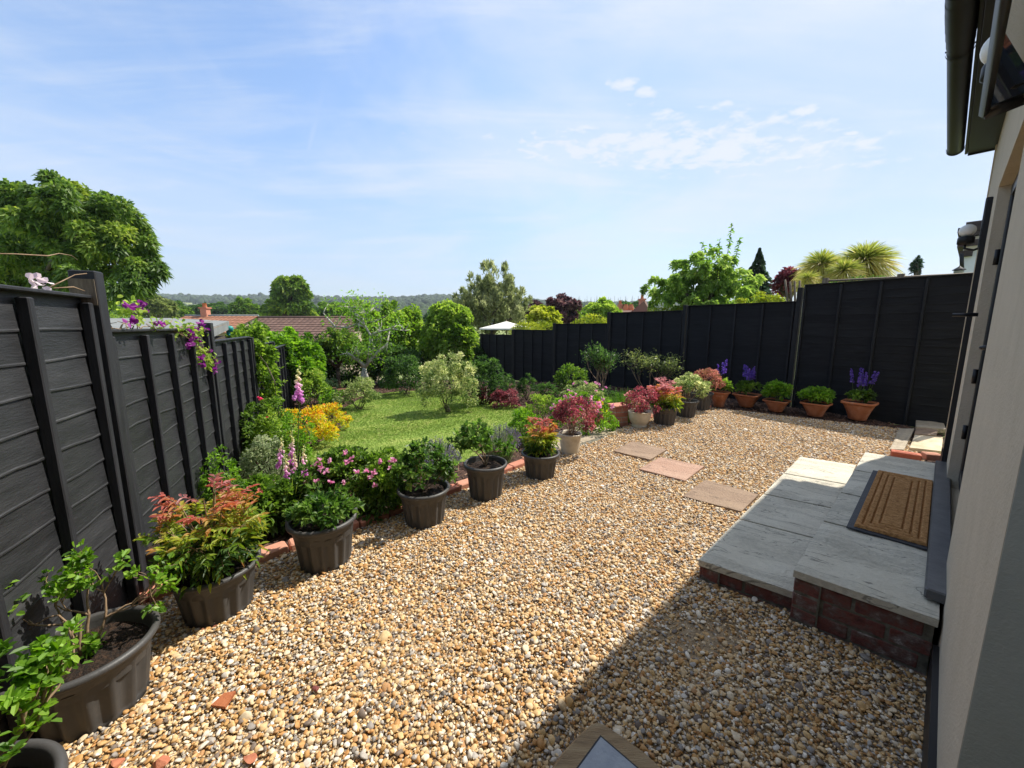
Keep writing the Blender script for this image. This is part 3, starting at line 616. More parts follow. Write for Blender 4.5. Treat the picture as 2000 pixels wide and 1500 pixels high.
# eaves
sl = math.tan(math.radians(30)); b = MB()
for (a0, a1) in ((-3.2, EA + .1),):
    V = [HP(a0, .0, EZ + .20), HP(a1, .0, EZ + .20), HP(a1, -4.3, EZ + .2 + 2.1 * sl), HP(a0, -4.3, EZ + .2 + 2.1 * sl)]; b.quad(*V); b.quad(*[v - np.array([0, 0, .06]) for v in V[::-1]])
b.build('roof', m_tile, t)
b = MB(); slabbox(b, -3.2, EA, W0 - .1, .055, EZ - .018, EZ); b.build('soffit', m_gut, t)
b = MB(); slabbox(b, -3.2, EA + .02, .056, .076, EZ - .012, EZ + .2, bev=.004); slabbox(b, EA + .001, EA + .02, W0 - .6, .054, EZ - .03, EZ + .3); b.build('fascia', m_gut, t)
b = MB(); n_ = 13; th = np.linspace(math.pi * .98, math.pi * 2.02, n_)
def gutter(mb, a0, a1, r_, zc, oc):
    V = [HP(a_, oc + q * math.cos(x), zc + q * math.sin(x)) for a_ in (a0, a1) for q in (r_, r_ - .006) for x in th]
    Fq = [[i, i + 1, 2 * n_ + i + 1, 2 * n_ + i] for i in range(n_ - 1)] + [[n_ + i + 1, n_ + i, 3 * n_ + i, 3 * n_ + i + 1] for i in range(n_ - 1)]
    mb.add(V, Fq, .5, 0, True); mb.add(V, [[0, 2 * n_, 3 * n_, n_], [n_ - 1, 2 * n_ - 1, 4 * n_ - 1, 3 * n_ - 1]], .5)
gutter(b, -3.2, EA - .05, .058, EZ + .045, .142)
b.polys([HP(EA - .052, .142 + .062 * math.cos(x), EZ + .045 + .062 * math.sin(x)) for x in th], [list(range(n_))])
gt = b.build('gutter', m_gut, t)
b = MB()
for a0 in (3.05, 3.95): gutter(b, a0, a0 + .025, .066, EZ + .046, .142)
for k in range(9):
    a_ = 3.07 + .1 * k; gutter(b, a_, a_ + .105, .058 + .008 * math.sin(math.pi * (k + .5) / 9) , EZ + .045, .142)
b.build('gutter_joint', m_gut, gt)
b = MB(); gutter(b, EA - .075, EA - .05, .066, EZ + .046, .142); b.build('gutter_end', m_gut, gt)
# open window sash; globe lamp added behind its glass in place of a reflection
SA0, SA1 = .75, 2.80; z_h, z_b = 2.40, 2.375
def sash(a, k): o_ = W0 + .005 + k * .116; return HP(a, o_, z_h + (z_b - z_h) * k)
b = MB()
def bar(p, q, w): b.tube([p, q], w, 4)
for p, q, w in ((sash(SA0, 1), sash(SA1, 1), .016), (sash(SA0, 0), sash(SA1, 0), .02), (sash(SA1, 0), sash(SA1, 1), .026), (sash(SA0, 0), sash(SA0, 1), .026)): bar(p, q, w)
wn = b.build('window', m_upvc, t)
g2, t2, p2, o2 = nt('window_glass'); tr = nd(t2, 'ShaderNodeBsdfTransparent'); tr.inputs[0].default_value = (.42, .5, .6, 1); gg = nd(t2, 'ShaderNodeBsdfGlossy', Roughness=.02); fz = nd(t2, 'ShaderNodeFresnel', IOR=1.5); mx = nd(t2, 'ShaderNodeMixShader')
t2.links.new(fz.outputs[0], mx.inputs[0]); t2.links.new(tr.outputs[0], mx.inputs[1]); t2.links.new(gg.outputs[0], mx.inputs[2]); t2.links.new(mx.outputs[0], o2.inputs['Surface'])
b = MB(); b.quad(sash(SA0, .05), sash(SA1, .05), sash(SA1, .95), sash(SA0, .95)); b.build('pane', g2, wn)
def lamp(a, z, r_):
    b = MB(); c_ = HP(a, W0 + .1, z); b.ico(c_, r_, 3); L_ = b.build('wall_lamp', m_white, t)
    b = MB(); b.lathe([(.0, -.085), (.035, -.085), (.05, -.075), (.05, -.03), (.045, -.02)], c_ - np.array([0, 0, r_ * .55]), 20); q = c_ - np.array([0, 0, r_ * .55 + .085])
    b.tube([q, q - np.array([0, 0, .03]), HP(a, W0 + .05, q[2] - .05), HP(a, W0 + .004, q[2] - .03)], .009, 8); slabbox(b, a - .03, a + .03, W0 + .001, W0 + .012, q[2] - .07, q[2] + .08, bev=.003); b.build('lamp_bracket', m_gut, L_)
lamp(2.62, 2.56, .062); lamp(5.05, 2.23, .05)
b = MB(); slabbox(b, 4.78, 4.86, W0, W0 + .035, 2.05, 2.42, bev=.004); b.build('meter_box', m_gut, t)
# ================================================================== PLANTS
def unit(v): return v / (np.linalg.norm(v, axis=-1, keepdims=True) + 1e-9)
def clump_leaves(mb, r, c, rad, n, K, L, W, cr=.34, up=.35, simple=False, lo=0., hi=1., droop=.15, zmin=None, shell=(.55, .95), rshape=False, jit=.6, topcol=0., low=-.35, fold=.22, fat=0., el=1.):
    c = np.array(c); rad = np.array(rad)
    d = unit(r.normal(0, 1, (K, 3))); d[:, 2] = np.where(d[:, 2] < low, -d[:, 2] * .6, d[:, 2]); d = unit(d)
    q = r.uniform(shell[0], shell[1], (K, 1)); kc = c + d * np.c_[1 + .4 * np.clip(-d[:, 2], 0, 1) * fat, 1 + .4 * np.clip(-d[:, 2], 0, 1) * fat, np.ones(K)] * rad * q; ks = cr * r.uniform(.65, 1.3, K)
    k = r.integers(0, K, n); e = unit(r.normal(0, 1, (n, 3)) + d[k] * .8 + np.array([0, 0, up]))
    pos = kc[k] + e * rad * np.array([1, 1, el]) * ks[k][:, None] * (r.uniform(.25, 1, (n, 1)) ** .5)
    dr = unit(e * .7 + d[k] * .4 + r.normal(0, jit, (n, 3)) + np.array([0, 0, up * .5])); hint = unit(e + np.array([0, 0, .6]) + r.normal(0, .45, (n, 3)))
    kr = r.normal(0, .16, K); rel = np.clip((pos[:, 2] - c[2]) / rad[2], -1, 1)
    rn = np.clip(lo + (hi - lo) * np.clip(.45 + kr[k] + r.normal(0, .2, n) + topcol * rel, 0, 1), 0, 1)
    if zmin is not None: pos[:, 2] = np.maximum(pos[:, 2], zmin)
    mb.leaves(pos, dr, hint, L * r.uniform(.65, 1.25, n), W * r.uniform(.75, 1.2, n), rn, simple, droop=droop, rnd_shape=rshape, fold=fold)
    return kc
def sprigs(mb, sb, r, c, rad, count, L, W, lo, hi, simple, per=11, reach=.34):
    c = np.array(c); rad = np.array(rad); d = unit(r.normal(0, 1, (count, 3)) * [1, 1, .7] + [0, 0, .45])
    for k in range(count):
        p0 = c + d[k] * rad * .78; ln = reach * r.uniform(.5, 1.2) * rad.mean(); ax = unit(d[k] * .7 + [0, 0, .6] + r.normal(0, .25, 3)); p1 = p0 + ax * ln + np.array([0, 0, -.12 * ln]); u = np.linspace(.1, 1, per)[:, None]; P = p0 + (p1 - p0) * u + r.normal(0, .03 * ln, (per, 3))
        if sb is not None: sb.tube([p0, (p0 + p1) / 2 + [0, 0, .04 * ln], p1], [max(.0015, .06 * W), max(.0012, .045 * W), max(.001, .03 * W)], 4, .5, cap=False)
        mb.leaves(P, unit(r.normal(0, .8, (per, 3)) + ax), r.normal(0, .4, (per, 3)) + [0, 0, 1.], L * r.uniform(.6, 1.05, per), W * r.uniform(.7, 1.05, per), np.clip(lo + (hi - lo) * (.6 + r.normal(0, .2, per)), 0, 1), simple, droop=.2)
def stems_to(mb, r, base, tips, r0, bend=.12, n=6, spread=.02):
    for tp in tips:
        b0 = np.array(base) + np.r_[r.normal(0, spread, 2), 0]; tp = np.array(tp); u = np.linspace(0, 1, n)[:, None]
        mid = np.r_[r.normal(0, bend, 2), .1 * r.random()] * np.linalg.norm(tp - b0)
        P = b0 + (tp - b0) * u + mid * np.sin(math.pi * u); mb.tube(P, np.linspace(r0, r0 * .35, n), 5, r.random(), cap=False)
def branchy(r, levels, split=(2, 3), ang=.55, shrink=.72, up=.25, start=3, lean=.5, crook=.18):
    """unit branching skeleton: list of (points, level) and tips with directions"""
    segs, tips = [], []
    def grow(p, d, l, lev):
        u = 4; pts = [p]
        for i in range(u):
            d = unit(d + r.normal(0, crook, 3) + np.array([0, 0, up * .25])); p = p + d * l / u; pts.append(p)
        segs.append((np.array(pts), lev)); tips.append((p, d, lev))
        if lev >= levels: return
        for _ in range(r.integers(split[0], split[1] + 1)): grow(p, unit(d + r.normal(0, ang, 3) + np.array([0, 0, up])), l * shrink * r.uniform(.7, 1.2), lev + 1)
    for k in range(start):
        a = 6.28 * (k + r.random() * .6) / start; grow(np.zeros(3), unit(np.array([math.cos(a) * lean, math.sin(a) * lean, 1.])), 1., 0)
    return segs, tips
def fit(segs, tips, base, hw, height):
    P = np.concatenate([s[0] for s in segs]); sx = hw / np.percentile(np.abs(P[:, :2]), 97); sz = height / P[:, 2].max(); S = np.array([sx, sx, sz])
    P0 = np.array(base)
    return [(P0 + s * S, l) for s, l in segs], [(P0 + p * S, unit(d * S), l) for p, d, l in tips]
def rosettes(mb, r, tips, per, L, W, lo=0, hi=1, rshape=True, spread=.55, simple=False, droop=.1, jit=.008):
    n = len(tips) * per; P = np.repeat(np.array([t_[0] for t_ in tips]), per, 0) + r.normal(0, jit, (n, 3)); Dd = np.repeat(np.array([t_[1] for t_ in tips]), per, 0)
    d = unit(unit(r.normal(0, 1, (n, 3))) * spread * 1.6 + Dd * .6 + np.array([0, 0, .25])); kr = np.repeat(r.normal(0, .2, len(tips)), per)
    mb.leaves(P, d, unit(Dd + np.array([0, 0, .8]) + r.normal(0, .3, (n, 3))), L * r.uniform(.65, 1.25, n), W * r.uniform(.8, 1.2, n), np.clip(lo + (hi - lo) * np.clip(.5 + kr + r.normal(0, .18, n), 0, 1), 0, 1), simple, droop=droop, rnd_shape=rshape)
def nandina(mb_l, mb_s, r, base, hw, height, canes=16, Ls=.055, Ws=.017, redfrom=.45, off=0):
    for k in range(canes):
        a = 6.28 * k / canes + r.normal(0, .3); rr = math.sqrt(r.random()); hh = height * (1 - .55 * rr ** 1.5) * r.uniform(.8, 1.0)
        tip = np.array(base) + np.array([math.cos(a) * rr * hw, math.sin(a) * rr * hw, hh]); b0 = np.array(base) + np.array([math.cos(a), math.sin(a), 0]) * .03 * r.random()
        u = np.linspace(0, 1, 7)[:, None]; P = b0 + (tip - b0) * u + np.array([0, 0, .12 * hh]) * np.sin(math.pi * u); mb_s.tube(P, np.linspace(.005, .002, 7), 5, .5, cap=False)
        for q in range(9):
            f = r.uniform(.3, 1.0); p = b0 + (tip - b0) * f + np.array([0, 0, .12 * hh]) * math.sin(math.pi * f)
            ax = unit(np.array([math.cos(a) * .6 + r.normal(0, .7), math.sin(a) * .6 + r.normal(0, .7), .1 + .9 * (f > .75) + r.normal(0, .25)])); ln = hw * r.uniform(.3, .6)
            m = 9; uu = np.linspace(.25, 1, m)[:, None]; lp = p + ax * ln * uu - np.array([0, 0, .2 * ln]) * uu ** 2
            sd = unit(np.cross(ax, [0, 0, 1.])) * np.where(np.arange(m) % 2 == 0, 1, -1)[:, None]; ld = unit(sd * .8 + ax * .7 + r.normal(0, .2, (m, 3)) - np.array([0, 0, .15]))
            hr = (lp[:, 2] - base[2]) / height; rn = np.clip((hr - redfrom) * 1.6 + .42 + r.normal(0, .1) + r.normal(0, .05, m) + off, 0, 1)
            mb_l.leaves(lp, ld, np.tile([0, 0, 1.], (m, 1)) + r.normal(0, .3, (m, 3)), Ls * r.uniform(.7, 1.2, m), Ws * r.uniform(.8, 1.2, m), rn, droop=.25)
            mb_s.tube([p, lp[m // 2], lp[-1]], [.0018, .0013, .001], 3, .5, cap=False)
def blossoms(parent, r, pts, size, m, nper=9, name='blossom', cup=.5):
    for p in pts:
        b = MB(); d = unit(r.normal(0, 1, (nper, 3)) + np.array([0, 0, cup])); b.leaves(np.array(p) + r.normal(0, size * .18, (nper, 3)), d, unit(r.normal(0, 1, (nper, 3)) + d[:, [1, 2, 0]]), size * r.uniform(.7, 1.1, nper), size * .75, r.random(nper), rnd_shape=True, droop=0)
        b.build(name, m, parent)
GREENS = {
 'mid': [(0.032, 0.064, 0.0128), (0.0768, 0.147, 0.023), (0.154, 0.256, 0.0384), (0.256, 0.358, 0.064)],
 'deep': [(0.0179, 0.041, 0.0128), (0.0384, 0.0832, 0.0205), (0.0768, 0.147, 0.032), (0.128, 0.218, 0.0512)],
 'lime': [(.06, .12, .02), (.15, .25, .035), (.25, .36, .06), (.4, .48, .1)],
 'grey': [(0.0768, 0.109, 0.0512), (0.179, 0.23, 0.115), (0.333, 0.384, 0.218), (0.512, 0.538, 0.333)],
 'ash': [(0.0384, 0.0768, 0.0179), (0.0896, 0.16, 0.0307), (0.166, 0.256, 0.0448), (0.282, 0.346, 0.064)],
 'olive': [(0.0512, 0.0768, 0.0256), (0.115, 0.154, 0.0448), (0.205, 0.243, 0.0768), (0.282, 0.307, 0.102)],
 'purple': [(0.0256, 0.0154, 0.0205), (0.064, 0.0282, 0.0384), (0.115, 0.0576, 0.064), (0.179, 0.115, 0.102)],
 'redpurple': [(0.064, 0.0192, 0.0256), (0.154, 0.0384, 0.0512), (0.256, 0.0768, 0.0896), (0.384, 0.192, 0.179)],
 'gold': [(.11, .16, .02), (.24, .29, .035), (.38, .41, .06), (.55, .54, .16)],
 'orange': [(.14, .2, .03), (.3, .38, .04), (.58, .54, .06), (.66, .46, .06), (.62, .22, .06)],
 'old_orange': [(0.154, 0.205, 0.0256), (0.512, 0.461, 0.0384), (0.64, 0.358, 0.0512), (0.576, 0.154, 0.0384)],
 'shiny': [(.025, .06, .014), (.055, .125, .022), (.11, .2, .035), (.2, .3, .07)],
 'fresh': [(0.0512, 0.115, 0.0154), (0.115, 0.23, 0.0256), (0.192, 0.346, 0.0384), (0.282, 0.435, 0.064)],
 'nand': [(.04, .09, .018), (.15, .25, .03), (.36, .40, .06), (.42, .22, .07), (.42, .11, .08), (.40, .15, .14), (.42, .2, .2)],
 'loro': [(0.064, 0.0512, 0.0384), (0.179, 0.0448, 0.0576), (0.307, 0.064, 0.0896), (0.461, 0.166, 0.166), (0.64, 0.384, 0.358)],
 'abelia': [(0.0768, 0.0896, 0.0256), (0.256, 0.128, 0.0768), (0.461, 0.179, 0.154), (0.64, 0.358, 0.282)],
 'willow': [(.09, .12, .045), (.17, .2, .08), (.28, .31, .14), (.4, .42, .24)],
 'variegated': [(0.064, 0.115, 0.0384), (0.192, 0.256, 0.0768), (0.435, 0.461, 0.205), (0.704, 0.678, 0.384)],
 'spruce': [(0.0154, 0.0358, 0.0179), (0.0282, 0.0576, 0.0282), (0.0512, 0.0896, 0.0435), (0.0768, 0.115, 0.0576)],
 'cherry': [(.07, .13, .025), (.15, .25, .045), (.27, .38, .08), (.42, .5, .16)],
 'palm': [(0.0896, 0.128, 0.0256), (0.218, 0.269, 0.0512), (0.384, 0.371, 0.102), (0.589, 0.486, 0.23)],
}
def lm(k, **kw): return leaf('leaf_' + k, GREENS[k], **kw)
m_petalp = leaf('pink_petal', [(.55, .14, .32), (.7, .3, .48), (.75, .5, .6)], .6, .35)
m_petalu = leaf('purple_petal', [(.12, .012, .13), (.24, .03, .24), (.36, .08, .33)], .6, .3)
m_petalv = leaf('violet_petal', [(.07, .035, .26), (.13, .07, .4), (.22, .13, .5)], .6, .3)
m_petalc = leaf('rose_petal', [(.65, .03, .12), (.75, .1, .2)], .6, .3)
m_petall = leaf('lavender_petal', [(.1, .09, .18), (.17, .14, .27), (.24, .2, .32)], .7, .2)
FW = lambda Y, y: Y / (F * CT + (750 - y) * ST)          # metres per photo pixel at depth Y
def place(x0, x1, yt, yb, Y=None, lift=None):
    xc = (x0 + x1) / 2
    if Y is None:
        b = G(xc, yb, lift) if lift is not None else Gz(xc, yb); Y = b[1]
    else:
        b = D(xc, yb, Y)
    w = (x1 - x0) * FW(Y, (yt + yb) / 2); h = D(xc, yt, Y)[2] - b[2]
    return b, w, h
def bush(name, label, cat, box, col, n, L, W, Y=None, K=26, group=None, seed=0, cr=.29, simple=False, up=.35, depth=.9, stem=m_dbark, nst=9, lift=None, dark=None, rshape=True, topcol=.1, lo=0, hi=1, low=-.8, shell=(.4, 1.06), droop=.15, jit=.6, flowers=None, r0=.008):
    r = np.random.default_rng(seed + 1000); b0, w, h = place(*box, Y=Y, lift=lift)
    t = thing(name, label, cat, b0, group); rad = np.array([w / 2, w / 2 * depth, h / 2]); rad2 = rad * (1 - .8 * cr * .8); c = b0 + np.array([0, 0, h / 2])
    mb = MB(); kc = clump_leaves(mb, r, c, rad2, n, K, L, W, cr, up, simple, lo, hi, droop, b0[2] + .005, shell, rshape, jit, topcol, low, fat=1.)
    sb = MB(); sprigs(mb, sb, r, c, rad2, 16, L, W, lo, hi, simple)
    mb.build('foliage', lm(col), t)
    stems_to(sb, r, b0, kc[:nst], max(r0, .02 * h * .35), spread=w * .03); sb.build('stems', stem, t)
    if flowers:
        m, cnt, sz = flowers[:3]; a = r.uniform(0, 6.28, cnt); e = np.arccos(r.uniform(.0 if len(flowers) < 4 else flowers[3], 1, cnt)); a = a * 0 + r.uniform(3.4, 6.0, cnt) * 1.0
        P = c + np.c_[np.cos(a) * np.sin(e), np.sin(a) * np.sin(e), np.cos(e)] * rad * np.r_[1.0, 1.0, 1.0]
        blossoms(t, r, P, sz, m)
    return t
# ------------------------------------------------------------------ pots
def pot_fn(R, Hh, nf=16, depth=.095, lug=True):
    def fn(k, r, z, th):
        rr = np.full(len(th), r); zz = np.full(len(th), z); f = z / Hh
        if k < 100 and 0 < f < .78 and PF[k]:
            env = np.clip((.76 - f) / .07, 0, 1) * np.clip(f / .03, 0, 1); rr = r * (1 - depth * env * (np.abs(np.sin(th * nf / 2)) ** 1.4))
        return rr, zz
    return fn
PF = []
def grey_pot(x, y, R, Hh, label, lugdir=None, m=m_pot, soil_k=.80, z0=0.0):
    """tapering plastic pot: scalloped sides under a plain band and rolled rim"""
    global PF
    t = thing('plant_pot', label, 'plant pot', (x, y, z0), 'dark grey plastic pots'); POTS.append((x, y, R * .8))
    Rb = R * .76; fs = np.linspace(0, .8, 15); prof = [(Rb * .9, .0)] + [(Rb + (R * .95 - Rb) * f, f * Hh) for f in fs] + [(R * .955, .86 * Hh), (R * .96, .9 * Hh)]
    PF = [False] + [True] * 15 + [False] * 2
    inner = [(R * .92, .9 * Hh), (R * .89, soil_k * Hh), (R * .86, soil_k * Hh - .04)]
    b = MB(); b.lathe(prof, (x, y, z0), 108, pot_fn(R, Hh)); b.lathe(inner, (x, y, z0), 48); b.build('body', m, t)
    rim = [(R * .955, .885 * Hh), (R * 1.02, .9 * Hh), (R * 1.05, .935 * Hh), (R * 1.045, .97 * Hh), (R * 1.01, .995 * Hh), (R * .965, 1.0 * Hh), (R * .925, .97 * Hh), (R * .915, .88 * Hh)]
    def rf(k, r, z, th):
        zz = np.full(len(th), z)
        if lugdir is not None:
            for s in (0, math.pi): zz = zz + .085 * Hh * np.exp(-((np.angle(np.exp(1j * (th - lugdir - s)))) / .2) ** 4) * (k > 1)
        return np.full(len(th), r), zz
    b = MB(); b.lathe(rim, (x, y, z0), 72, rf); b.build('rim', m, t)
    b = MB(); rr_ = np.linspace(0, 1, 12); tt_ = np.linspace(0, 2 * math.pi, 49); ph = x * 7 + y * 3
    b.sheet(lambda U, V_: np.stack([x + U * R * .9 * np.cos(V_), y + U * R * .9 * np.sin(V_), z0 + soil_k * Hh + .012 * (1 - U ** 2) + .007 * np.sin(U * 9 + 3 * V_ + ph)], -1), rr_, tt_); b.build('soil', m_soil, t)
    return np.array([x, y, z0 + soil_k * Hh])
def pot_at(rimL, rimR, yr, yb, label, **kw):
    """rim edges and middle of rim line, base middle, all in photo pixels"""
    xc = (rimL + rimR) / 2; b = G(kw.pop('xb', xc), yb, 0.0); Y = b[1]; R = (rimR - rimL) / 2 * FW(Y, yr) / 1.05; Hh = D(xc, yr, Y)[2]
    return grey_pot(b[0], b[1], R, Hh, label, **kw), R, Hh
P0, R0, H0 = pot_at(64, 286, 1258, 1378, 'large dark grey pot of bare soil and a sparse leggy shrub', xb=186, soil_k=.78)
P1, R1, H1 = pot_at(362, 515, 1100, 1186, 'dark grey pot under red and lime heavenly bamboo, second from the picture bottom', xb=430, lugdir=.75)
P2, R2, H2 = pot_at(574, 701, 1008, 1094, 'dark grey pot with a raised rim lug and low dark leaves inside', xb=637, lugdir=.35, soil_k=.76)
P3, R3, H3 = pot_at(778, 880, 950, 1017, 'dark grey pot of a small azalea beside the lavender', xb=830, soil_k=.84)
P4, R4, H4 = pot_at(903, 989, 902, 967, 'dark grey pot of a crooked twiggy rhododendron', xb=949, soil_k=.86)
P5, R5, H5 = pot_at(1018, 1094, 882, 929, 'dark grey pot of an orange heavenly bamboo between a grey and a cream pot', xb=1055, soil_k=.88)
_rp = G(108, 1535, .31); Pm, Rm, Hm = grey_pot(_rp[0] - .19, _rp[1] - .1, .21, .31, 'dark grey pot in the bottom left corner, mostly under bright leaves'), .21, .31
P6, R6, H6 = pot_at(1272, 1324, 793, 828, 'dark grey pot of red heavenly bamboo beside the cream bowl', xb=1297)
P7, R7, H7 = pot_at(1315, 1362, 781, 813, 'dark grey pot under a variegated pale green shrub', xb=1338)
P8, R8, H8 = pot_at(1350, 1393, 766, 799, 'dark grey pot under a pinkish bronze shrub, nearest the terracotta planters', xb=1368)
q = G(312, 1150, 0); Pf, Rf, Hf = grey_pot(q[0] - .05, q[1] + .06, .095, .235, 'narrow dark pot standing against the foot of the black fence'), .095, .235
# cream glazed pots
def cream_pot(x, y, R, Hh, label, foot):
    t = thing('plant_pot', label, 'plant pot', (x, y, 0), 'cream glazed pots'); POTS.append((x, y, R * .8))
    if foot: prof = [(R * .62, 0), (R * .66, .02), (R * .66, .1 * Hh), (R * .60, .15 * Hh), (R * .74, .28 * Hh), (R * .9, .5 * Hh), (R * .96, .75 * Hh), (R * .97, .88 * Hh)]
    else: prof = [(R * .72, 0), (R * .76, .03), (R * .82, .3 * Hh), (R * .89, .6 * Hh), (R * .93, .86 * Hh)]
    b = MB(); b.lathe(prof + [(R * .97, .9 * Hh), (R, .93 * Hh), (R, .98 * Hh), (R * .96, Hh), (R * .9, .97 * Hh), (R * .87, .8 * Hh)], (x, y, 0), 56); b.build('body', m_cream, t)
    b = MB(); b.prism([(x + R * .88 * math.cos(a), y + R * .88 * math.sin(a)) for a in np.linspace(0, 6.283, 33)[:-1]], .7 * Hh, .85 * Hh); b.build('soil', m_soil, t)
    return np.array([x, y, .85 * Hh])
q = G(1113, 884, 0); Rc1 = 22.5 * FW(q[1], 850); Hc1 = D(1113, 845, q[1])[2]; PC1 = cream_pot(q[0], q[1], Rc1, Hc1, 'plain cream pot under a trailing wine red shrub at the path', False)
q = G(1248, 833, 0); Rc2 = 22 * FW(q[1], 800); Hc2 = D(1248, 802, q[1])[2]; PC2 = cream_pot(q[0], q[1], Rc2, Hc2, 'footed cream bowl pot beside the brick pillar', True)
# terracotta planters along the right fence
def planter(xc, yr, yb, wpx, label, kf=.72):
    b0 = G(xc, yb - 2, 0.0); Y = b0[1]; w = wpx * FW(Y, yr) * kf; hh = D(xc, yr, Y)[2]; ang = math.atan2(-.8, .6)
    t = thing('plant_pot', label, 'plant pot', (b0[0], b0[1], 0), 'square terracotta planters'); b = MB()
    def ring(k, z, n=24, e=3.2):
        th = np.linspace(0, 2 * math.pi, n * 2 + 1)[:-1]; ct, st_ = np.cos(th), np.sin(th)
        x = np.sign(ct) * np.abs(ct) ** (2 / e) * w / 2 * k; y = np.sign(st_) * np.abs(st_) ** (2 / e) * w / 2 * k * .86
        return np.c_[b0[0] + x * math.cos(ang) - y * math.sin(ang), b0[1] + x * math.sin(ang) + y * math.cos(ang), np.full(len(th), z)]
    rings = [ring(.5, 0, e=2), ring(.53, .02 * hh, e=2), ring(.6, .22 * hh, e=2.2), ring(.72, .5 * hh, e=2.8), ring(.84, .74 * hh, e=4), ring(.85, .8 * hh, e=5), ring(.88, .82 * hh, e=5), ring(.9, .86 * hh, e=6), ring(.97, .87 * hh, e=7), ring(1, .9 * hh, e=7), ring(1, .97 * hh, e=7), ring(.97, hh, e=7), ring(.88, .99 * hh, e=6), ring(.84, .85 * hh, e=5)]
    m = 48; i = np.arange(len(rings) - 1)[:, None] * m; j = np.arange(m)[None]; j2 = (j + 1) % m
    b.add(np.concatenate(rings), np.stack([i + j, i + j2, i + m + j2, i + m + j], -1).reshape(-1, 4), .5, 0, True); b.build('body', m_terra, t)
    b = MB(); b.polys(ring(.86, .9 * hh, e=5), [list(range(m))]); b.build('soil', m_soil, t)
    return np.array([b0[0], b0[1], .9 * hh]), w, Y
T0 = planter(1403, 764, 796, 46, 'terracotta planter farthest along the fence, half hidden behind a bronze shrub')
T1 = planter(1457, 769, 796, 56, 'terracotta planter of a violet salvia, second from the far end', .80)
T2 = planter(1515, 781, 805, 58, 'terracotta planter filled with a dense fresh green herb, third from the far end')
T3 = planter(1591, 786, 814, 64, 'terracotta planter of low green herb beside the nearest salvia')
T4 = planter(1674, 784, 821, 72, 'terracotta planter of violet salvia nearest the house')
def spike(parent, r, base, top, rad, mcol, n, L, name='flower_spike', ms=m_stem):
    b = MB(); base = np.array(base); top = np.array(top); u = r.uniform(0, 1, n) ** .8; a = r.uniform(0, 6.28, n); ln = top - base; ph = .45
    p = base + ln * (ph + (1 - ph) * u)[:, None]; d = unit(np.c_[np.cos(a), np.sin(a), r.uniform(-.1, .5, n)])
    b.leaves(p, d, unit(np.c_[-np.sin(a), np.cos(a), np.full(n, .8)]), L * (1 - .55 * u), L * .7, r.random(n), rnd_shape=True, droop=.1); b.tube([base, base + ln * .5, top], [.0025, .002, .001], 4, .5, 1)
    b.build(name, [mcol, ms], parent)
def salvia(P, w, Y, label, nsp, seed, hpx=60):
    r = np.random.default_rng(seed); t = thing('salvia', label, 'flower', P, 'violet salvias in terracotta'); s = FW(Y, 760); b = MB()
    clump_leaves(b, r, P + np.array([0, 0, 13 * s]), (16 * s, 16 * s, 11 * s), 380, 16, 9 * s, 4.5 * s, zmin=P[2]); b.build('foliage', lm('mid'), t)
    for k in range(nsp):
        a = 6.28 * k / nsp + r.random(); q = r.uniform(.2, 1); base = P + np.array([math.cos(a) * q * 12 * s, math.sin(a) * q * 12 * s, 15 * s]); spike(t, r, base, base + np.array([math.cos(a) * q * 10 * s, math.sin(a) * q * 10 * s, hpx * s * r.uniform(.6, .95)]), .01, m_petalv, 44, 4.6 * s)
salvia(T1[0], T1[1], T1[2], 'violet salvia in the second terracotta planter from the far end', 8, 31, 52)
salvia(T4[0], T4[1], T4[2], 'violet salvia in the terracotta planter nearest the house', 9, 32, 60)
salvia(T0[0], T0[1], T0[2], 'violet salvia half hidden behind the bronze potted shrub', 3, 33, 55)
def herb(Tp, col, label, hpx, seed):
    P, w, Y = Tp; r = np.random.default_rng(seed); s = FW(Y, 780); t = thing('herb_plant', label, 'plant', P); b = MB()
    clump_leaves(b, r, P + np.array([0, 0, hpx * .42 * s]), (w * .5, w * .44, hpx * .5 * s), 1500, 40, 8 * s, 5 * s, zmin=P[2] - .02, low=-.1, up=.6); b.build('foliage', lm(col), t)
    sb = MB(); stems_to(sb, r, P, P + r.normal(0, .35, (14, 3)) * np.array([w * .8, w * .7, 0]) + np.array([0, 0, hpx * .7 * s]), .003); sb.build('stems', m_stem, t)
herb(T2, 'fresh', 'dense bright green herb overflowing the third terracotta planter', 36, 41)
herb(T3, 'fresh', 'lower looser green herb in the terracotta planter left of the nearest salvia', 32, 42)
# ------------------------------------------------------------------ potted shrubs
def potted_branchy(name, label, P, box, Y, col, levels, per, L, W, seed, stemm=m_twig, start=3, r0=.008, split=(2, 3), ang=.6, up=.2, lean=.5, minlev=2, rshape=True, lo=0, hi=1, spread=.55, cat='shrub', crook=.18):
    r = np.random.default_rng(seed); x0, x1, yt = box; w = (x1 - x0) * FW(Y, yt); h = D((x0 + x1) / 2, yt, Y)[2] - P[2]
    segs, tips = fit(*branchy(r, levels, split, ang, .74, up, start, lean, crook), P, w * .44, h * .96)
    t = thing(name, label, cat, P); sb = MB()
    for s, l in segs: sb.tube(s, np.linspace(r0 * .66 ** l, r0 * .66 ** (l + 1), len(s)), 6, r.random(), cap=False)
    sb.build('stems', stemm, t); b = MB(); rosettes(b, r, [q for q in tips if q[2] >= minlev], per, L, W, lo, hi, rshape, spread); b.build('foliage', lm(col), t); return t
potted_branchy('azalea', 'sparse leggy shrub with pale twigs in the large near pot', P0, (15, 255, 1085), P0[1] - .02, 'fresh', 4, 5, .028, .016, 57, r0=.0065, start=4, lean=.8, ang=.75, up=.1, minlev=3, split=(1, 3))
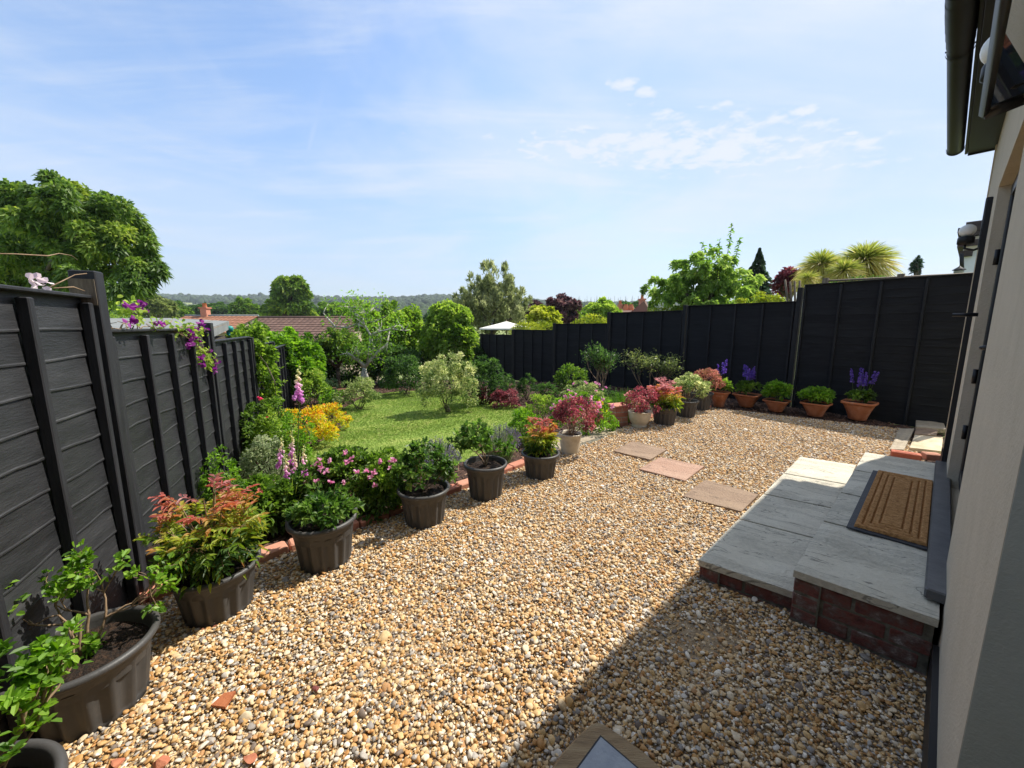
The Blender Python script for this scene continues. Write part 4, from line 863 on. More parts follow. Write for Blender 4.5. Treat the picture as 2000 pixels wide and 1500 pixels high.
potted_branchy('azalea', 'bright green glossy shrub in the bottom left corner', Pm + np.array([.03, .03, 0]), (-330, 160, 1265), Pm[1] - .03, 'fresh', 3, 15, .027, .014, 52, r0=.008, start=6, lean=.7, minlev=1, spread=.7)
potted_branchy('azalea', 'small azalea in the grey pot beside the lavender', P3, (776, 888, 868), P3[1], 'shiny', 3, 13, .044, .018, 53, r0=.006, start=6, lean=.9, up=.08, minlev=0, spread=.8)
potted_branchy('rhododendron', 'crooked twiggy rhododendron with dark glossy leaf tufts', P4, (902, 1022, 818), P4[1], 'shiny', 3, 11, .055, .02, 54, r0=.007, start=4, lean=.85, up=.1, minlev=1, crook=.3, spread=.75)
r_ = np.random.default_rng(55); t = thing('azalea', 'low dark green plant sunk inside the pot with the raised lug', 'shrub', P2); b = MB()
clump_leaves(b, r_, P2 + np.array([0, 0, .09]), (R2 * .95, R2 * .85, .155), 1000, 40, .045, .023, zmin=P2[2], low=-.1, cr=.28, shell=(.3,1.05)); b.build('foliage', lm('shiny'), t)
sb = MB(); stems_to(sb, r_, P2, P2 + r_.normal(0, .06, (9, 3)) + np.array([0, 0, .08]), .003); sb.build('stems', m_twig, t)
def pot_nandina(P, box, Y, label, canes, seed, Ls, Ws, redfrom, off=0):
    r = np.random.default_rng(seed); x0, x1, yt = box; w = (x1 - x0) * FW(Y, yt + 60); h = D((x0 + x1) / 2, yt, Y)[2] - P[2]
    t = thing('heavenly_bamboo', label, 'shrub', P); bl, bs = MB(), MB(); nandina(bl, bs, r, P, w * .33, h, canes, Ls, Ws, redfrom, off)
    n = canes * 10; rr = np.sqrt(r.random(n)) * w * .30; a = r.uniform(0, 6.28, n); q = P + np.c_[rr * np.cos(a), rr * np.sin(a), r.uniform(.08, .34, n) * h]
    bl.leaves(q, unit(np.c_[np.cos(a), np.sin(a), r.normal(-.1, .35, n)] + r.normal(0, .4, (n, 3))), np.tile([0, 0, 1.], (n, 1)) + r.normal(0, .3, (n, 3)), Ls * r.uniform(.8, 1.3, n), Ws * r.uniform(.9, 1.3, n), np.clip(r.normal(.2, .12, n), 0, .5), droop=.3)
    bl.build('foliage', lm('nand'), t); bs.build('stems', m_twig, t)
pot_nandina(P1, (258, 518, 925), P1[1], 'red topped heavenly bamboo with lime lower leaves in the near grey pot', 34, 61, .044, .0145, .60)
pot_nandina(P5, (1012, 1100, 805), P5[1], 'orange topped heavenly bamboo in the grey pot left of the cream pot', 20, 62, .05, .016, .50, -.05)
pot_nandina(P6, (1252, 1345, 738), P6[1], 'scarlet heavenly bamboo beyond the cream bowl pot', 20, 63, .06, .019, .45)
def potted_bush(name, label, P, box, Y, col, n, L, W, seed, K=26, droop=.2, **kw):
    r = np.random.default_rng(seed); x0, x1, yt, yb = box; s = FW(Y, yt); xc = (x0 + x1) / 2; c = D(xc, (yt + yb) / 2, Y); rad = np.array([(x1 - x0) / 2 * s, (x1 - x0) / 2 * s, (yb - yt) / 2 * s]) * .82
    t = thing(name, label, 'shrub', P); b = MB(); kc = clump_leaves(b, r, c, rad, n, K, L, W, droop=droop, **kw); b.build('foliage', lm(col), t); sb = MB(); stems_to(sb, r, P, kc[:16], .005, spread=.03); sb.build('stems', m_twig, t)
potted_bush('loropetalum', 'wine red trailing shrub in the plain cream pot by the path', PC1, (1076, 1178, 762, 862), PC1[1], 'loro', 2600, .03, .016, 71, K=46, cr=.26, low=-.5, droop=.5, topcol=-.1)
potted_bush('loropetalum', 'wine red shrub in the footed cream bowl', PC2, (1212, 1296, 752, 818), PC2[1], 'loro', 1700, .034, .018, 72, K=34, cr=.28, low=-.4, droop=.5)
potted_bush('pieris', 'rounded variegated pale green shrub in a far grey pot', P7, (1305, 1388, 726, 792), P7[1], 'variegated', 2300, .045, .018, 73, K=40, cr=.26)
potted_bush('abelia', 'rounded pinkish bronze shrub in the farthest grey pot', P8, (1345, 1412, 715, 772), P8[1], 'abelia', 2000, .04, .018, 74, K=34, cr=.28)
# ------------------------------------------------------------------ borders
bush('pink_shrub', 'broad dark green shrub dotted with pink blossoms behind the pot with the lug', 'shrub', (590, 835, 878, 1010), 'mid', 6500, .045, .019, seed=1, K=70, cr=.22, depth=.55, flowers=(m_petalp, 26, .026, .25))
bush('pink_shrub', 'smaller dark green shrub with pink flowers touching the foxgloves', 'shrub', (555, 660, 900, 1020), 'shiny', 1500, .04, .018, seed=2, K=30, depth=.7)
def lavender(name, label, box, seed, n=300, purple=True, cat='lavender'):
    r = np.random.default_rng(seed); b0, w, h = place(*box); t = thing(name, label, cat, b0); b, f = MB(), MB()
    a = r.uniform(0, 6.28, n); q = np.sqrt(r.random(n)); tip = b0 + np.c_[np.cos(a) * q * w * .5, np.sin(a) * q * w * .4, h * (1 - .35 * q ** 2) * r.uniform(.7, 1, n)]; base = b0 + np.c_[np.cos(a) * q * w * .2, np.sin(a) * q * w * .2, np.zeros(n)]
    for i in range(n): b.tube([base[i], (base[i] + tip[i]) / 2 + np.array([0, 0, .03]), tip[i]], [.0022, .0018, .0014], 3, r.random(), cap=False)
    m = n * 12; k = r.integers(0, n, m); u = r.uniform(.1, .8, m)[:, None]; p = base[k] + (tip[k] - base[k]) * u + np.array([0, 0, .03]) * np.sin(3.14 * u)
    b.leaves(p, unit(r.normal(0, .5, (m, 3)) + np.array([0, 0, .7])), r.normal(0, 1, (m, 3)), .035, .004, r.random(m), True); b.build('foliage', lm('grey') if purple else lm('fresh'), t)
    if purple:
        k = np.repeat(np.arange(n), 7); m = len(k); p = tip[k] + r.normal(0, .003, (m, 3)) - np.array([0, 0, 1.]) * r.uniform(0, .04, (m, 1)); f.leaves(p, unit(r.normal(0, .8, (m, 3)) + np.array([0, 0, .6])), r.normal(0, 1, (m, 3)), .012, .008, r.random(m), True); f.build('flower_spikes', m_petall, t)
lavender('lavender', 'grey green lavender clump with dull purple spikes left of the twiggy rhododendron', (795, 905, 850, 950), 81, 380)
lavender('lavender', 'lavender clump behind the twiggy rhododendron pot', (930, 1025, 825, 905), 82, 320)
lavender('grass_clump', 'bright green grassy clump behind the brick pillar', (1178, 1270, 755, 822), 83, 360, False, 'plant')
# foxgloves
def foxglove(px, yt, ybase, label, seed, frac=.5, bell=.05, lean=0, Y=None, leaves=True):
    r = np.random.default_rng(seed); b0 = Gz(px, ybase) if Y is None else np.array([*D(px, ybase, Y)]); top = D(px + lean, yt, b0[1])
    t = thing('foxglove', label, 'flower', b0, 'foxgloves in the left border'); u = np.linspace(0, 1, 9)[:, None]; P = b0 + (top - b0) * u + np.array([.02, 0, 0]) * np.sin(3 * u)
    sb = MB(); sb.tube(P, np.linspace(.006, .0025, 9), 6, .5); sb.build('stem', m_stem, t)
    n = 26; b = MB()
    for i in range(n):
        f = 1 - frac * (1 - i / n); p = b0 + (top - b0) * f; a = r.uniform(-2.6, .6) if r.random() < .8 else r.uniform(0, 6.28); s = bell * (1.05 - .75 * (i / n)); d = unit(np.array([math.cos(a), math.sin(a), -.75]))
        m = 8; ax = unit(np.cross(d, [0, 0, 1.])); ay = np.cross(d, ax); th = np.arange(m) * 6.283 / m; V = []
        for q, rr in ((0, .12), (.35, .26), (.8, .27), (1, .38)): V.append(p + d * s * q + (np.cos(th)[:, None] * ax + np.sin(th)[:, None] * ay) * s * rr)
        V = np.concatenate(V); ii = np.arange(3)[:, None] * m; j = np.arange(m)[None]
        b.add(V, np.stack([ii + j, ii + (j + 1) % m, ii + m + (j + 1) % m, ii + m + j], -1).reshape(-1, 4), np.clip((1.02 - i / n * 1.15) + r.normal(0, .06), 0, 1), 0, True)
    b.build('flower_spike', m_fox, t)
    if leaves:
        lb = MB(); k = 12; a = r.uniform(0, 6.28, k); z = r.uniform(0, .3, k)[:, None]
        lb.leaves(b0 + (top - b0) * z, unit(np.c_[np.cos(a), np.sin(a), np.full(k, .5)]), np.tile([0, 0, 1.], (k, 1)), .13, .055, r.uniform(.3, .9, k), droop=.35); lb.build('foliage', lm('mid'), t)
m_fox = leaf('foxglove_bell', [(.55, .58, .22), (.8, .72, .5), (.8, .55, .68), (.68, .34, .62), (.6, .24, .55)], .5, .4)
foxglove(577, 712, 930, 'tall single foxglove rising above the border with a big pink spike', 91, .30, .062, 6, leaves=False)
for i, (x, yt, yb, ln, lab) in enumerate([(545, 850, 985, 5, 'foxglove leaning beside the fence side of the group'), (567, 838, 990, 3, 'palest foxglove at the top of the group'), (560, 885, 1005, -2, 'short foxglove low in the middle of the group'), (588, 868, 1000, 6, 'leaning foxglove right of the group middle'), (573, 880, 1010, 2, 'slender foxglove between the leaning ones'), (618, 880, 990, 2, 'lone foxglove against the pink flowered shrub'), (540, 925, 1010, 0, 'shortest foxglove with only a few open bells')]):
    foxglove(x, yt, yb, lab, 92 + i, .42, .04, ln)
# gladiolus blades
r_ = np.random.default_rng(99); b0 = Gz(562, 1040); t = thing('gladiolus', 'upright sword leaves with yellowing base in the mulch beside the pots', 'plant', b0); b = MB()
for k in range(7):
    tip = D(545 + 9 * k, 930 + 14 * abs(k - 3), b0[1]); w = .008
    for s in range(5):
        u0, u1 = s / 5, (s + 1) / 5; A = b0 + (tip - b0) * u0; B = b0 + (tip - b0) * u1; wa = w * (1 - u0 ** 3); wb_ = w * (1 - u1 ** 3) + .0005
        b.quad(A + [wa, 0, 0], A - [wa, 0, 0], B - [wb_, 0, 0], B + [wb_, 0, 0], .85)
b.leaves(b0 + r_.normal(0, .02, (6, 3)) * [1, 1, 0] + [0, 0, .05], unit(r_.normal(0, 1, (6, 3)) * [1, 1, .3] + [0, 0, .6]), np.tile([0, 0, 1.], (6, 1)), .09, .035, np.full(6, 1.0)); b.build('foliage', lm('lime'), t)
for name, lab, cat, box, col, n, L, W, kw in [
 ('border_plant', 'bushy fresh green plant between the near heavenly bamboo and the foxgloves', 'plant', (455, 540, 930, 1035), 'fresh', 2600, .035, .018, dict(K=44)),
 ('border_plant', 'leafy green plant around the foot of the foxgloves', 'plant', (520, 600, 940, 1040), 'mid', 2200, .045, .024, dict(K=40)),
 ('border_plant', 'yellowish green filler at the foot of the climbing rose', 'plant', (485, 570, 800, 930), 'lime', 2200, .035, .018, dict(K=44)),
 ('border_plant', 'light green airy plant between the tall foxglove and the orange shrubs', 'plant', (545, 625, 800, 910), 'fresh', 1500, .035, .014, dict(K=40, cr=.2)),
 ('border_plant', 'small green plant in the mulch beside the lavender', 'plant', (690, 790, 930, 1010), 'mid', 1300, .04, .018, dict(K=30)),
 ('fern_plant', 'low broad dark leaves behind the near heavenly bamboo', 'plant', (470, 570, 945, 1050), 'mid', 900, .08, .035, dict(K=20, rshape=False)),
 ('sage_shrub', 'grey green fine leaved shrub against the sunny black fence', 'shrub', (478, 565, 848, 975), 'grey', 2600, .03, .012, dict(K=34)),
 ('weed_plant', 'wispy light green plant growing up the black fence', 'plant', (392, 482, 880, 1010), 'fresh', 700, .035, .013, dict(K=26, cr=.22, stem=m_stem)),
 ('ground_cover', 'tangle of small green leaves between the wispy plant and the foxgloves', 'plant', (430, 560, 925, 1030), 'mid', 2400, .03, .016, dict(K=40, cr=.24)),
 ('euonymus', 'yellow and orange shrub at the corner of the lawn', 'shrub', (612, 684, 785, 842), 'orange', 1700, .045, .018, dict(K=40, cr=.24, topcol=.25, hi=1)),
 ('euonymus', 'larger yellow and orange shrub behind the tall foxglove', 'shrub', (548, 658, 790, 875), 'orange', 2600, .045, .018, dict(K=50, cr=.22, topcol=.2, hi=1)),
 ('rose_bush', 'sprawling rose bush with one bright pink bloom against the fence', 'shrub', (478, 575, 775, 905), 'mid', 2600, .042, .024, dict(K=44, flowers=(m_petalc, 2, .035, .2))),
 ('climbing_rose', 'tall climbing rose at the end of the black fence', 'shrub', (458, 560, 630, 870), 'lime', 3400, .06, .036, dict(K=80, cr=.16, depth=.6, hi=.85)),
 ('variegated_shrub', 'light green shrub in front of the dwarf conifer', 'shrub', (575, 652, 722, 800), 'lime', 1800, .055, .026, dict(K=34)),
 ('dwarf_conifer', 'small dark rounded conifer beside the bark clearing', 'shrub', (610, 664, 732, 788), 'spruce', 2200, .05, .012, dict(K=40, cr=.2, rshape=False)),
 ('low_shrub', 'low fresh green shrub spilling onto the lawn corner', 'shrub', (628, 690, 762, 800), 'fresh', 1100, .045, .02, dict(K=24)),
 ('euonymus', 'pale variegated shrub at the foot of the apple tree', 'shrub', (658, 748, 738, 800), 'variegated', 2400, .05, .022, dict(K=40, lo=0, hi=.75)),
 ('olive_shrub', 'silvery variegated shrub standing alone on the lawn', 'shrub', (822, 936, 688, 806), 'variegated', 8500, .055, .02, dict(K=110, cr=.18, rshape=False, up=.5)),
 ('dark_shrub', 'dark evergreen mass in the shade behind the lawn', 'shrub', (745, 845, 690, 772), 'deep', 3000, .07, .03, dict(K=50)),
 ('dark_shrub', 'dark bushy shrub between the silvery shrub and the black fence', 'shrub', (905, 985, 690, 790), 'deep', 2400, .06, .024, dict(K=46)),
 ('heuchera', 'low purple leaved clump right of the silvery shrub', 'plant', (915, 962, 755, 790), 'redpurple', 1000, .05, .026, dict(K=20)),
 ('heuchera', 'wider purple leaved clump along the far lawn edge', 'plant', (952, 1024, 758, 796), 'redpurple', 1500, .05, .026, dict(K=26)),
 ('fence_shrub', 'small dark spreading shrub at the fence behind the purple clumps', 'shrub', (968, 1008, 728, 780), 'deep', 700, .06, .022, dict(K=22, cr=.22)),
 ('fence_shrub', 'flat topped dark shrub at the fence left of the leafy one', 'shrub', (1008, 1052, 732, 782), 'deep', 700, .06, .022, dict(K=22, cr=.22)),
 ('fence_shrub', 'leafy shrub with sunlit tips at the fence', 'shrub', (1080, 1148, 708, 775), 'mid', 900, .075, .035, dict(K=30, cr=.24)),
 ('spurge', 'bright yellow green mound at the right edge of the lawn', 'plant', (1020, 1085, 765, 822), 'lime', 2200, .04, .012, dict(K=40, cr=.22, rshape=False)),
 ('geranium', 'mass of green leaves with small magenta flowers beside the lawn', 'flower', (1065, 1205, 768, 850), 'fresh', 4200, .035, .018, dict(K=60, cr=.2, depth=.6, flowers=(m_petalp, 30, .035, .3))),
 ('geranium', 'taller pale leaved clump with small pink flowers behind the magenta one', 'flower', (1095, 1190, 742, 805), 'variegated', 2200, .045, .02, dict(K=40, lo=0, hi=.7, flowers=(m_petalp, 12, .03, .3))),
 ('border_plant', 'green leafy edging plant between the lawn and the orange heavenly bamboo', 'plant', (985, 1065, 795, 868), 'fresh', 1800, .035, .018, dict(K=36)),
 ('border_plant', 'low dark green plant under the upright many stemmed shrub', 'plant', (1120, 1230, 752, 795), 'deep', 1400, .05, .022, dict(K=30)),
 ('border_plant', 'low shaded green plant at the fence between the purple clumps and the leafy shrub', 'plant', (1030, 1100, 745, 785), 'deep', 1000, .05, .022, dict(K=26)),
 ('euonymus', 'small orange and gold shrub beside the brick pillar', 'shrub', (1140, 1190, 782, 835), 'orange', 1200, .04, .016, dict(K=26, topcol=.3)),
]:
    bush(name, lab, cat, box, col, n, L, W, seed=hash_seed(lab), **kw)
# shrubs with bare stems by the black fence
def fence_branchy(name, label, box, col, seed, start, per, L, W, lean, up, levels=3, Y=None, cat='shrub', stemm=m_twig):
    r = np.random.default_rng(seed); b0, w, h = place(*box, Y=Y); segs, tips = fit(*branchy(r, levels, (2, 3), .38, .62, up, start, lean, .12), b0, w * .46, h * .97); t = thing(name, label, cat, b0); sb = MB()
    for s, l in segs: sb.tube(s, np.linspace(.011 * .6 ** l, .011 * .6 ** (l + 1), len(s)), 5, r.random(), cap=False)
    sb.build('stems', stemm, t); b = MB(); rosettes(b, r, [q for q in tips if q[2] >= 1], per, L, W, jit=.05); b.build('foliage', lm(col), t)
fence_branchy('fence_shrub', 'upright shrub with many bare pale stems against the black fence', (1135, 1208, 676, 782), 'deep', 121, 7, 9, .06, .022, .22, .5)
fence_branchy('fence_shrub', 'wide grey green shrub against the black fence behind the scarlet pot', (1218, 1325, 690, 775), 'olive', 122, 6, 12, .06, .024, .6, .3)
# clematis hanging on the sunny fence
r_ = np.random.default_rng(131); LQ = lambda px, s, z: None
def on_left(px, py, out=.06):
    r = ray(px, py); q = r[0] / r[1]; s = (LF0[0] - q * LF0[1]) / (q * LFD[1] - LFD[0]); P = LF0 + LFD * s; Y = P[1]; p = D(px, py, Y); n_ = np.array([LFD[1], -LFD[0], 0]) * out
    return p + n_
t = thing('clematis', 'purple flowered clematis with dry stems trailing over the sunny black fence', 'climber', on_left(370, 660)); b = MB(); sb = MB(); pts = []
for (x, y, n, s) in ((365, 655, 60, .05), (380, 690, 90, .06), (392, 705, 50, .05), (352, 645, 40, .04), (330, 640, 30, .05), (230, 605, 50, .05), (250, 615, 30, .04), (285, 632, 20, .04)):
    c_ = on_left(x, y, .05); pos = c_ + r_.normal(0, s * .7, (n, 3)) * [.7, 1, 1]; b.leaves(pos, unit(r_.normal(0, 1, (n, 3)) + [.3, 0, -.2]), unit(r_.normal(0, .5, (n, 3)) + [.5, -.3, .6]), .032, .02, r_.uniform(.4, 1, n), rnd_shape=True)
b.build('foliage', lm('lime'), t)
prev = on_left(212, 655, .0)
for k in range(26):
    x = r_.uniform(212, 350); y = 648 - r_.uniform(0, 26); a = on_left(x, 648, -.02); c_ = on_left(x + r_.normal(0, 40), y, .03 * r_.normal()); sb.tube([a, (a + c_) / 2 + r_.normal(0, .02, 3), c_], [.004, .003, .0015], 5, r_.random())
for k in range(9): sb.tube([on_left(330 + 6 * k, 645, .02), on_left(352 + 4 * k, 665 + 4 * k, .07), on_left(368 + 4 * k, 690 + 6 * k * r_.random(), .07)], [.003, .002, .001], 4, .5)
for y0, sx in ((500, 1), (552, 0)): pass
sb.build('stems', m_twig, t)
blossoms(t, r_, [on_left(x, y, .08) for x, y in ((344, 650), (352, 658), (348, 668), (369, 632), (373, 640), (345, 676), (366, 702), (374, 712), (394, 705), (400, 712), (398, 724), (362, 664), (357, 645), (215, 597), (236, 602), (243, 610), (240, 595), (217, 630), (280, 632), (385, 690))], .034, m_petalu, 7)
t = thing('dry_climber', 'dry tan stems with a pale blossom above the first fence panel', 'climber', on_left(60, 560)); sb = MB()
sb.tube([on_left(-40, 500, -.05), on_left(0, 496, -.02), on_left(30, 496, 0), on_left(80, 499, .02), on_left(115, 495, 0), on_left(140, 499, 0), on_left(152, 508, 0)], [.002, .002, .002, .0026, .002, .0014, .001], 5, .5)
sb.tube([on_left(95, 562, 0), on_left(110, 548, .02), on_left(128, 536, .03), on_left(140, 533, .05)], [.003, .0025, .002, .002], 5, .6); sb.tube([on_left(105, 563, 0), on_left(125, 560, .03), on_left(148, 568, .03)], [.003, .003, .002], 5, .6); sb.build('stems', m_twig, t)
b = MB(); n = 12; b.leaves(on_left(72, 552, 0) + r_.normal(0, .014, (n, 3)), unit(r_.normal(0, 1, (n, 3)) + [0, 0, .5]), r_.normal(0, 1, (n, 3)), .03, .024, r_.random(n), rnd_shape=True); b.build('blossom', leaf('pale_petal', [(.6, .45, .5), (.75, .66, .68)], .6, .3), t)
# ================================================================== TREES AND BEYOND
def tree(name, label, box, Y, col, n, L, W, seed, K=60, cr=.28, trunk=True, group=None, simple=True, blobs=None, ground=None, bark=m_dbark, cat='tree', depth=.8, lo=0, hi=1, up=.25, topcol=.12, droop=.25, low=-.5, shell=(.5, .97), rshape=False, jit=.7, lift=0, tr=None, el=1.):
    r = np.random.default_rng(seed); x0, x1, yt, yb = box; s = FW(Y, (yt + yb) / 2); xc = (x0 + x1) / 2; top = D(xc, yt, Y); bot = D(xc, yb, Y); zt, zb = top[2], bot[2]
    gz = float(zg(bot[0], Y)) if ground is None else ground
    base = np.array([bot[0], Y, min(gz, zb)]); t = thing(name, label, cat, base, group); mb = MB(); tips = []
    for (bx0, bx1, by0, by1, fr) in (blobs or [(x0, x1, yt, yb, 1.)]):
        c = D((bx0 + bx1) / 2, (by0 + by1) / 2, Y + (r.uniform(-.5, .5) * s * (x1 - x0) * .3 if blobs else 0)); rad = np.array([(bx1 - bx0) / 2 * s, (bx1 - bx0) / 2 * s * depth, (by1 - by0) / 2 * s]) * (1 - cr * .55)
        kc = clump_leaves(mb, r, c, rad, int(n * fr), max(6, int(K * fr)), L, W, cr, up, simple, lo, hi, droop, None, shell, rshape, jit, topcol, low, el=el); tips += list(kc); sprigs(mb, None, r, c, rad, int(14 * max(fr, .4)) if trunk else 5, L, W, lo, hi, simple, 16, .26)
    mb.build('crown', lm(col), t)
    if trunk:
        sb = MB(); hgt = zt - base[2]; r0 = tr or .022 * hgt; fork = base + np.array([0, 0, max(.15 * hgt, (zb - base[2]) + .1 * (zt - zb))])
        sb.tube([base - np.array([0, 0, .1]), (base + fork) / 2 + r.normal(0, .02 * hgt, 3) * [1, 1, 0], fork], [r0 * 1.3, r0, r0 * .85], 8, .5)
        idx = r.permutation(len(tips))[:14]; stems_to(sb, r, fork, [tips[i] for i in idx], r0 * .6, bend=.08, spread=r0 * .3); sb.build('trunk', bark, t)
    return t
tree('ash_tree', 'big leafy green tree rising behind the sunny black fence', (-170, 306, 356, 660), 11, 'ash', 60000, .17, .06, 201, K=260, cr=.17, blobs=[(-200, 130, 368, 640, .40), (40, 262, 352, 560, .28), (120, 308, 430, 640, .25), (-60, 250, 470, 690, .22), (20, 215, 400, 600, .12)], bark=m_dbark, jit=.8, droop=.35)
tree('round_tree', 'dark rounded tree standing alone beyond the tiled roofs', (511, 617, 540, 645), 48, 'ash', 9000, .55, .3, 202, K=90, cr=.22, blobs=[(528, 604, 540, 610, .5), (511, 617, 575, 645, .5)])
tree('hedge_tree', 'tall lime green hedge behind the apple tree', (688, 830, 570, 770), 13.2, 'lime', 15000, .14, .075, 203, K=120, cr=.2, blobs=[(688, 765, 585, 760, .35), (740, 835, 576, 770, .45), (690, 835, 640, 775, .3)])
tree('holly_bush', 'tall rounded glossy green bush left of the parasol', (822, 937, 586, 752), 12.4, 'lime', 13000, .12, .075, 204, K=110, cr=.2, rshape=True, simple=False, low=-.7, hi=.9)
tree('willow_tree', 'feathery grey green tree behind the parasol', (878, 1040, 508, 672), 19, 'willow', 26000, .2, .055, 205, K=230, cr=.13, el=1.9, shell=(.2, 1.05), blobs=[(905, 1012, 514, 690, .4), (878, 960, 560, 690, .3), (955, 1040, 556, 690, .3)], up=1.2, droop=0, jit=.5)
tree('copper_beech', 'dark purple leaved tree beyond the fence', (1010, 1138, 574, 665), 27, 'purple', 9000, .26, .15, 206, K=80, cr=.2, blobs=[(1010, 1090, 590, 665, .5), (1060, 1138, 574, 660, .5)])
tree('maple_sapling', 'pale yellow green young tree just behind the parasol edge', (1030, 1102, 596, 660), 16.5, 'gold', 2200, .2, .12, 207, K=30, cr=.22, lo=.1, hi=.9, up=.7)
tree('lime_tree', 'light green tree below the distant row of conifers', (1140, 1215, 584, 655), 24, 'lime', 4200, .26, .13, 208, K=50, cr=.24)
tree('round_tree', 'small mid green tree left of the light green tree', (1090, 1150, 590, 650), 34, 'mid', 3000, .35, .2, 209, K=40)
tree('golden_hedge', 'clipped golden hedge showing above the lower fence panels', (985, 1112, 628, 690), 14.8, 'gold', 4500, .09, .04, 210, K=70, cr=.25, cat='hedge', hi=.8, trunk=False, depth=.4, low=-.9)
tree('golden_hedge', 'golden green hedge above the middle fence panels', (1100, 1260, 612, 690), 13.2, 'gold', 4500, .09, .04, 211, K=70, cr=.25, cat='hedge', hi=.7, trunk=False, depth=.3, low=-.9)
tree('golden_hedge', 'golden green hedge low behind the cherry tree', (1235, 1430, 594, 670), 11.2, 'gold', 4500, .08, .035, 212, K=70, cr=.25, cat='hedge', hi=.7, trunk=False, depth=.25, low=-.9)
tree('golden_hedge', 'green hedge topping the fence beside the wooden stakes', (1420, 1560, 572, 650), 9.8, 'gold', 3500, .07, .03, 213, K=60, cr=.25, cat='hedge', hi=.6, trunk=False, depth=.25, low=-.9)
r_ = np.random.default_rng(214)
t = tree('cherry_tree', 'open leafy tree with tall shoots behind the long black fence', (1252, 1492, 470, 625), 11.5, 'cherry', 14000, .13, .06, 214, K=150, cr=.15, simple=False, shell=(.25, 1.05), blobs=[(1320, 1450, 482, 625, .36), (1253, 1380, 510, 640, .28), (1390, 1495, 525, 640, .2), (1290, 1480, 560, 650, .16)], droop=.4, jit=.9)
b = MB(); sb = MB()
for (x, y, xb) in ((1430, 436, 1415), (1372, 474, 1390), (1405, 468, 1405), (1446, 465, 1430), (1385, 480, 1385)):
    p0, p1 = D(xb, 535, 11.5), D(x, y, 11.5 + r_.normal(0, .2)); sb.tube([p0, (p0 + p1) / 2, p1], [.012, .008, .003], 5, .5); n = 46; u = r_.uniform(.2, 1, n)[:, None]
    b.leaves(p0 + (p1 - p0) * u, unit(r_.normal(0, 1, (n, 3)) + [0, 0, .2]), r_.normal(0, .4, (n, 3)) + [0, 0, 1], .12, .05, r_.random(n), droop=.35)
b.build('crown', lm('fresh'), t); sb.build('branch', m_dbark, t)
# conifers: whorled tiers of drooping needled boughs
def conifer(name, label, px, yt, yb, wpx, Y, n, seed, col='spruce', group=None, ground=None):
    r = np.random.default_rng(seed); top = D(px, yt, Y); base = np.array([top[0], Y, D(px, yb, Y)[2]]); w = wpx * FW(Y, yb) / 2; h = top[2] - base[2]; t = thing(name, label, 'tree', base, group); b = MB()
    u = r.random(n) ** .75; a = r.uniform(0, 6.28, n); u = np.clip(np.round(u * 14) / 14 + r.normal(0, .018, n), 0, 1); q = np.sqrt(r.uniform(.1, 1, n)); rad = w * (1 - u) * q * (.8 + .25 * np.sin(a * 3 + u * 25)); p = base + np.c_[np.cos(a) * rad, np.sin(a) * rad, u * h - .1 * rad]
    b.leaves(p, unit(np.c_[np.cos(a), np.sin(a), r.normal(-.15, .3, n)]), np.tile([0, 0, 1.], (n, 1)) + r.normal(0, .4, (n, 3)), .22 * w * (1.2 - u), .09 * w, np.clip(.35 + .4 * q * r.random(n) + r.normal(0, .1, n), 0, 1), True, droop=.15); b.build('crown', lm(col), t)
    sb = MB(); sb.tube([base - np.array([0, 0, .3]), base + np.array([0, 0, h * .5]), top - np.array([0, 0, h * .02])], [w * .09, w * .05, w * .01], 6, .5); sb.build('trunk', m_dbark, t)
conifer('conifer_tree', 'dark pointed conifer just right of the tree with tall shoots', 1484, 486, 650, 108, 20, 6500, 221)
tree('cypress_tree', 'tiny dark cypress on the skyline left of the white house', (1782, 1797, 502, 550), 26, 'spruce', 900, .2, .09, 222, K=30, cr=.3, up=1)
tree('red_plum_tree', 'dark red leaved tree between the conifer and the palms', (1512, 1572, 522, 590), 14, 'redpurple', 2600, .14, .07, 223, K=40, cr=.24, hi=.6)
# cordyline palms
def palm(name, label, cx, cy, rpx, Y, n, seed, trunk_to):
    r = np.random.default_rng(seed); c = D(cx, cy, Y); s = FW(Y, cy); R = rpx * s; t = thing(name, label, 'palm', D(cx, trunk_to, Y), 'spiky palms behind the fence'); b = MB()
    d = unit(r.normal(0, 1, (n, 3)) + [0, 0, .25]); hint = unit(np.cross(d, r.normal(0, 1, (n, 3)))); L = R * r.uniform(.7, 1.12, n); pos = c + d * R * .06
    seg = 4; hang = np.clip(.35 - d[:, 2], 0, 1.2)
    P = [pos + d * L[:, None] * u - np.array([0, 0, 1.]) * (L * u ** 2 * (.34 + .45 * hang))[:, None] for u in np.linspace(0, 1, seg + 1)]
    rn = np.clip(.45 + .25 * d[:, 2] * 0 + np.where(d[:, 2] < .35, .32, 0) + r.normal(0, .16, n), 0, 1)
    for k in range(seg):
        w0, w1 = [R * .016 * (1 - (q / seg) ** 2.5) + .001 for q in (k, k + 1)]
        V = np.stack([P[k] - hint * w0, P[k] + hint * w0, P[k + 1] + hint * w1, P[k + 1] - hint * w1], 1).reshape(-1, 3); b.add(V, np.arange(n)[:, None] * 4 + np.arange(4), rn)
    b.build('crown', lm('palm'), t); sb = MB(); q = D(cx, trunk_to, Y); sb.tube([q, (q + c) / 2 + [.03, 0, 0], c], [R * .14, R * .11, R * .1], 8, .5); sb.build('trunk', m_bark, t)
palm('cordyline_palm', 'left of the two big spiky palm heads above the fence', 1603, 519, 43, 11.2, 1500, 231, 600)
palm('cordyline_palm', 'largest spiky palm head with the greenest crown', 1688, 513, 56, 10.8, 2300, 232, 600)
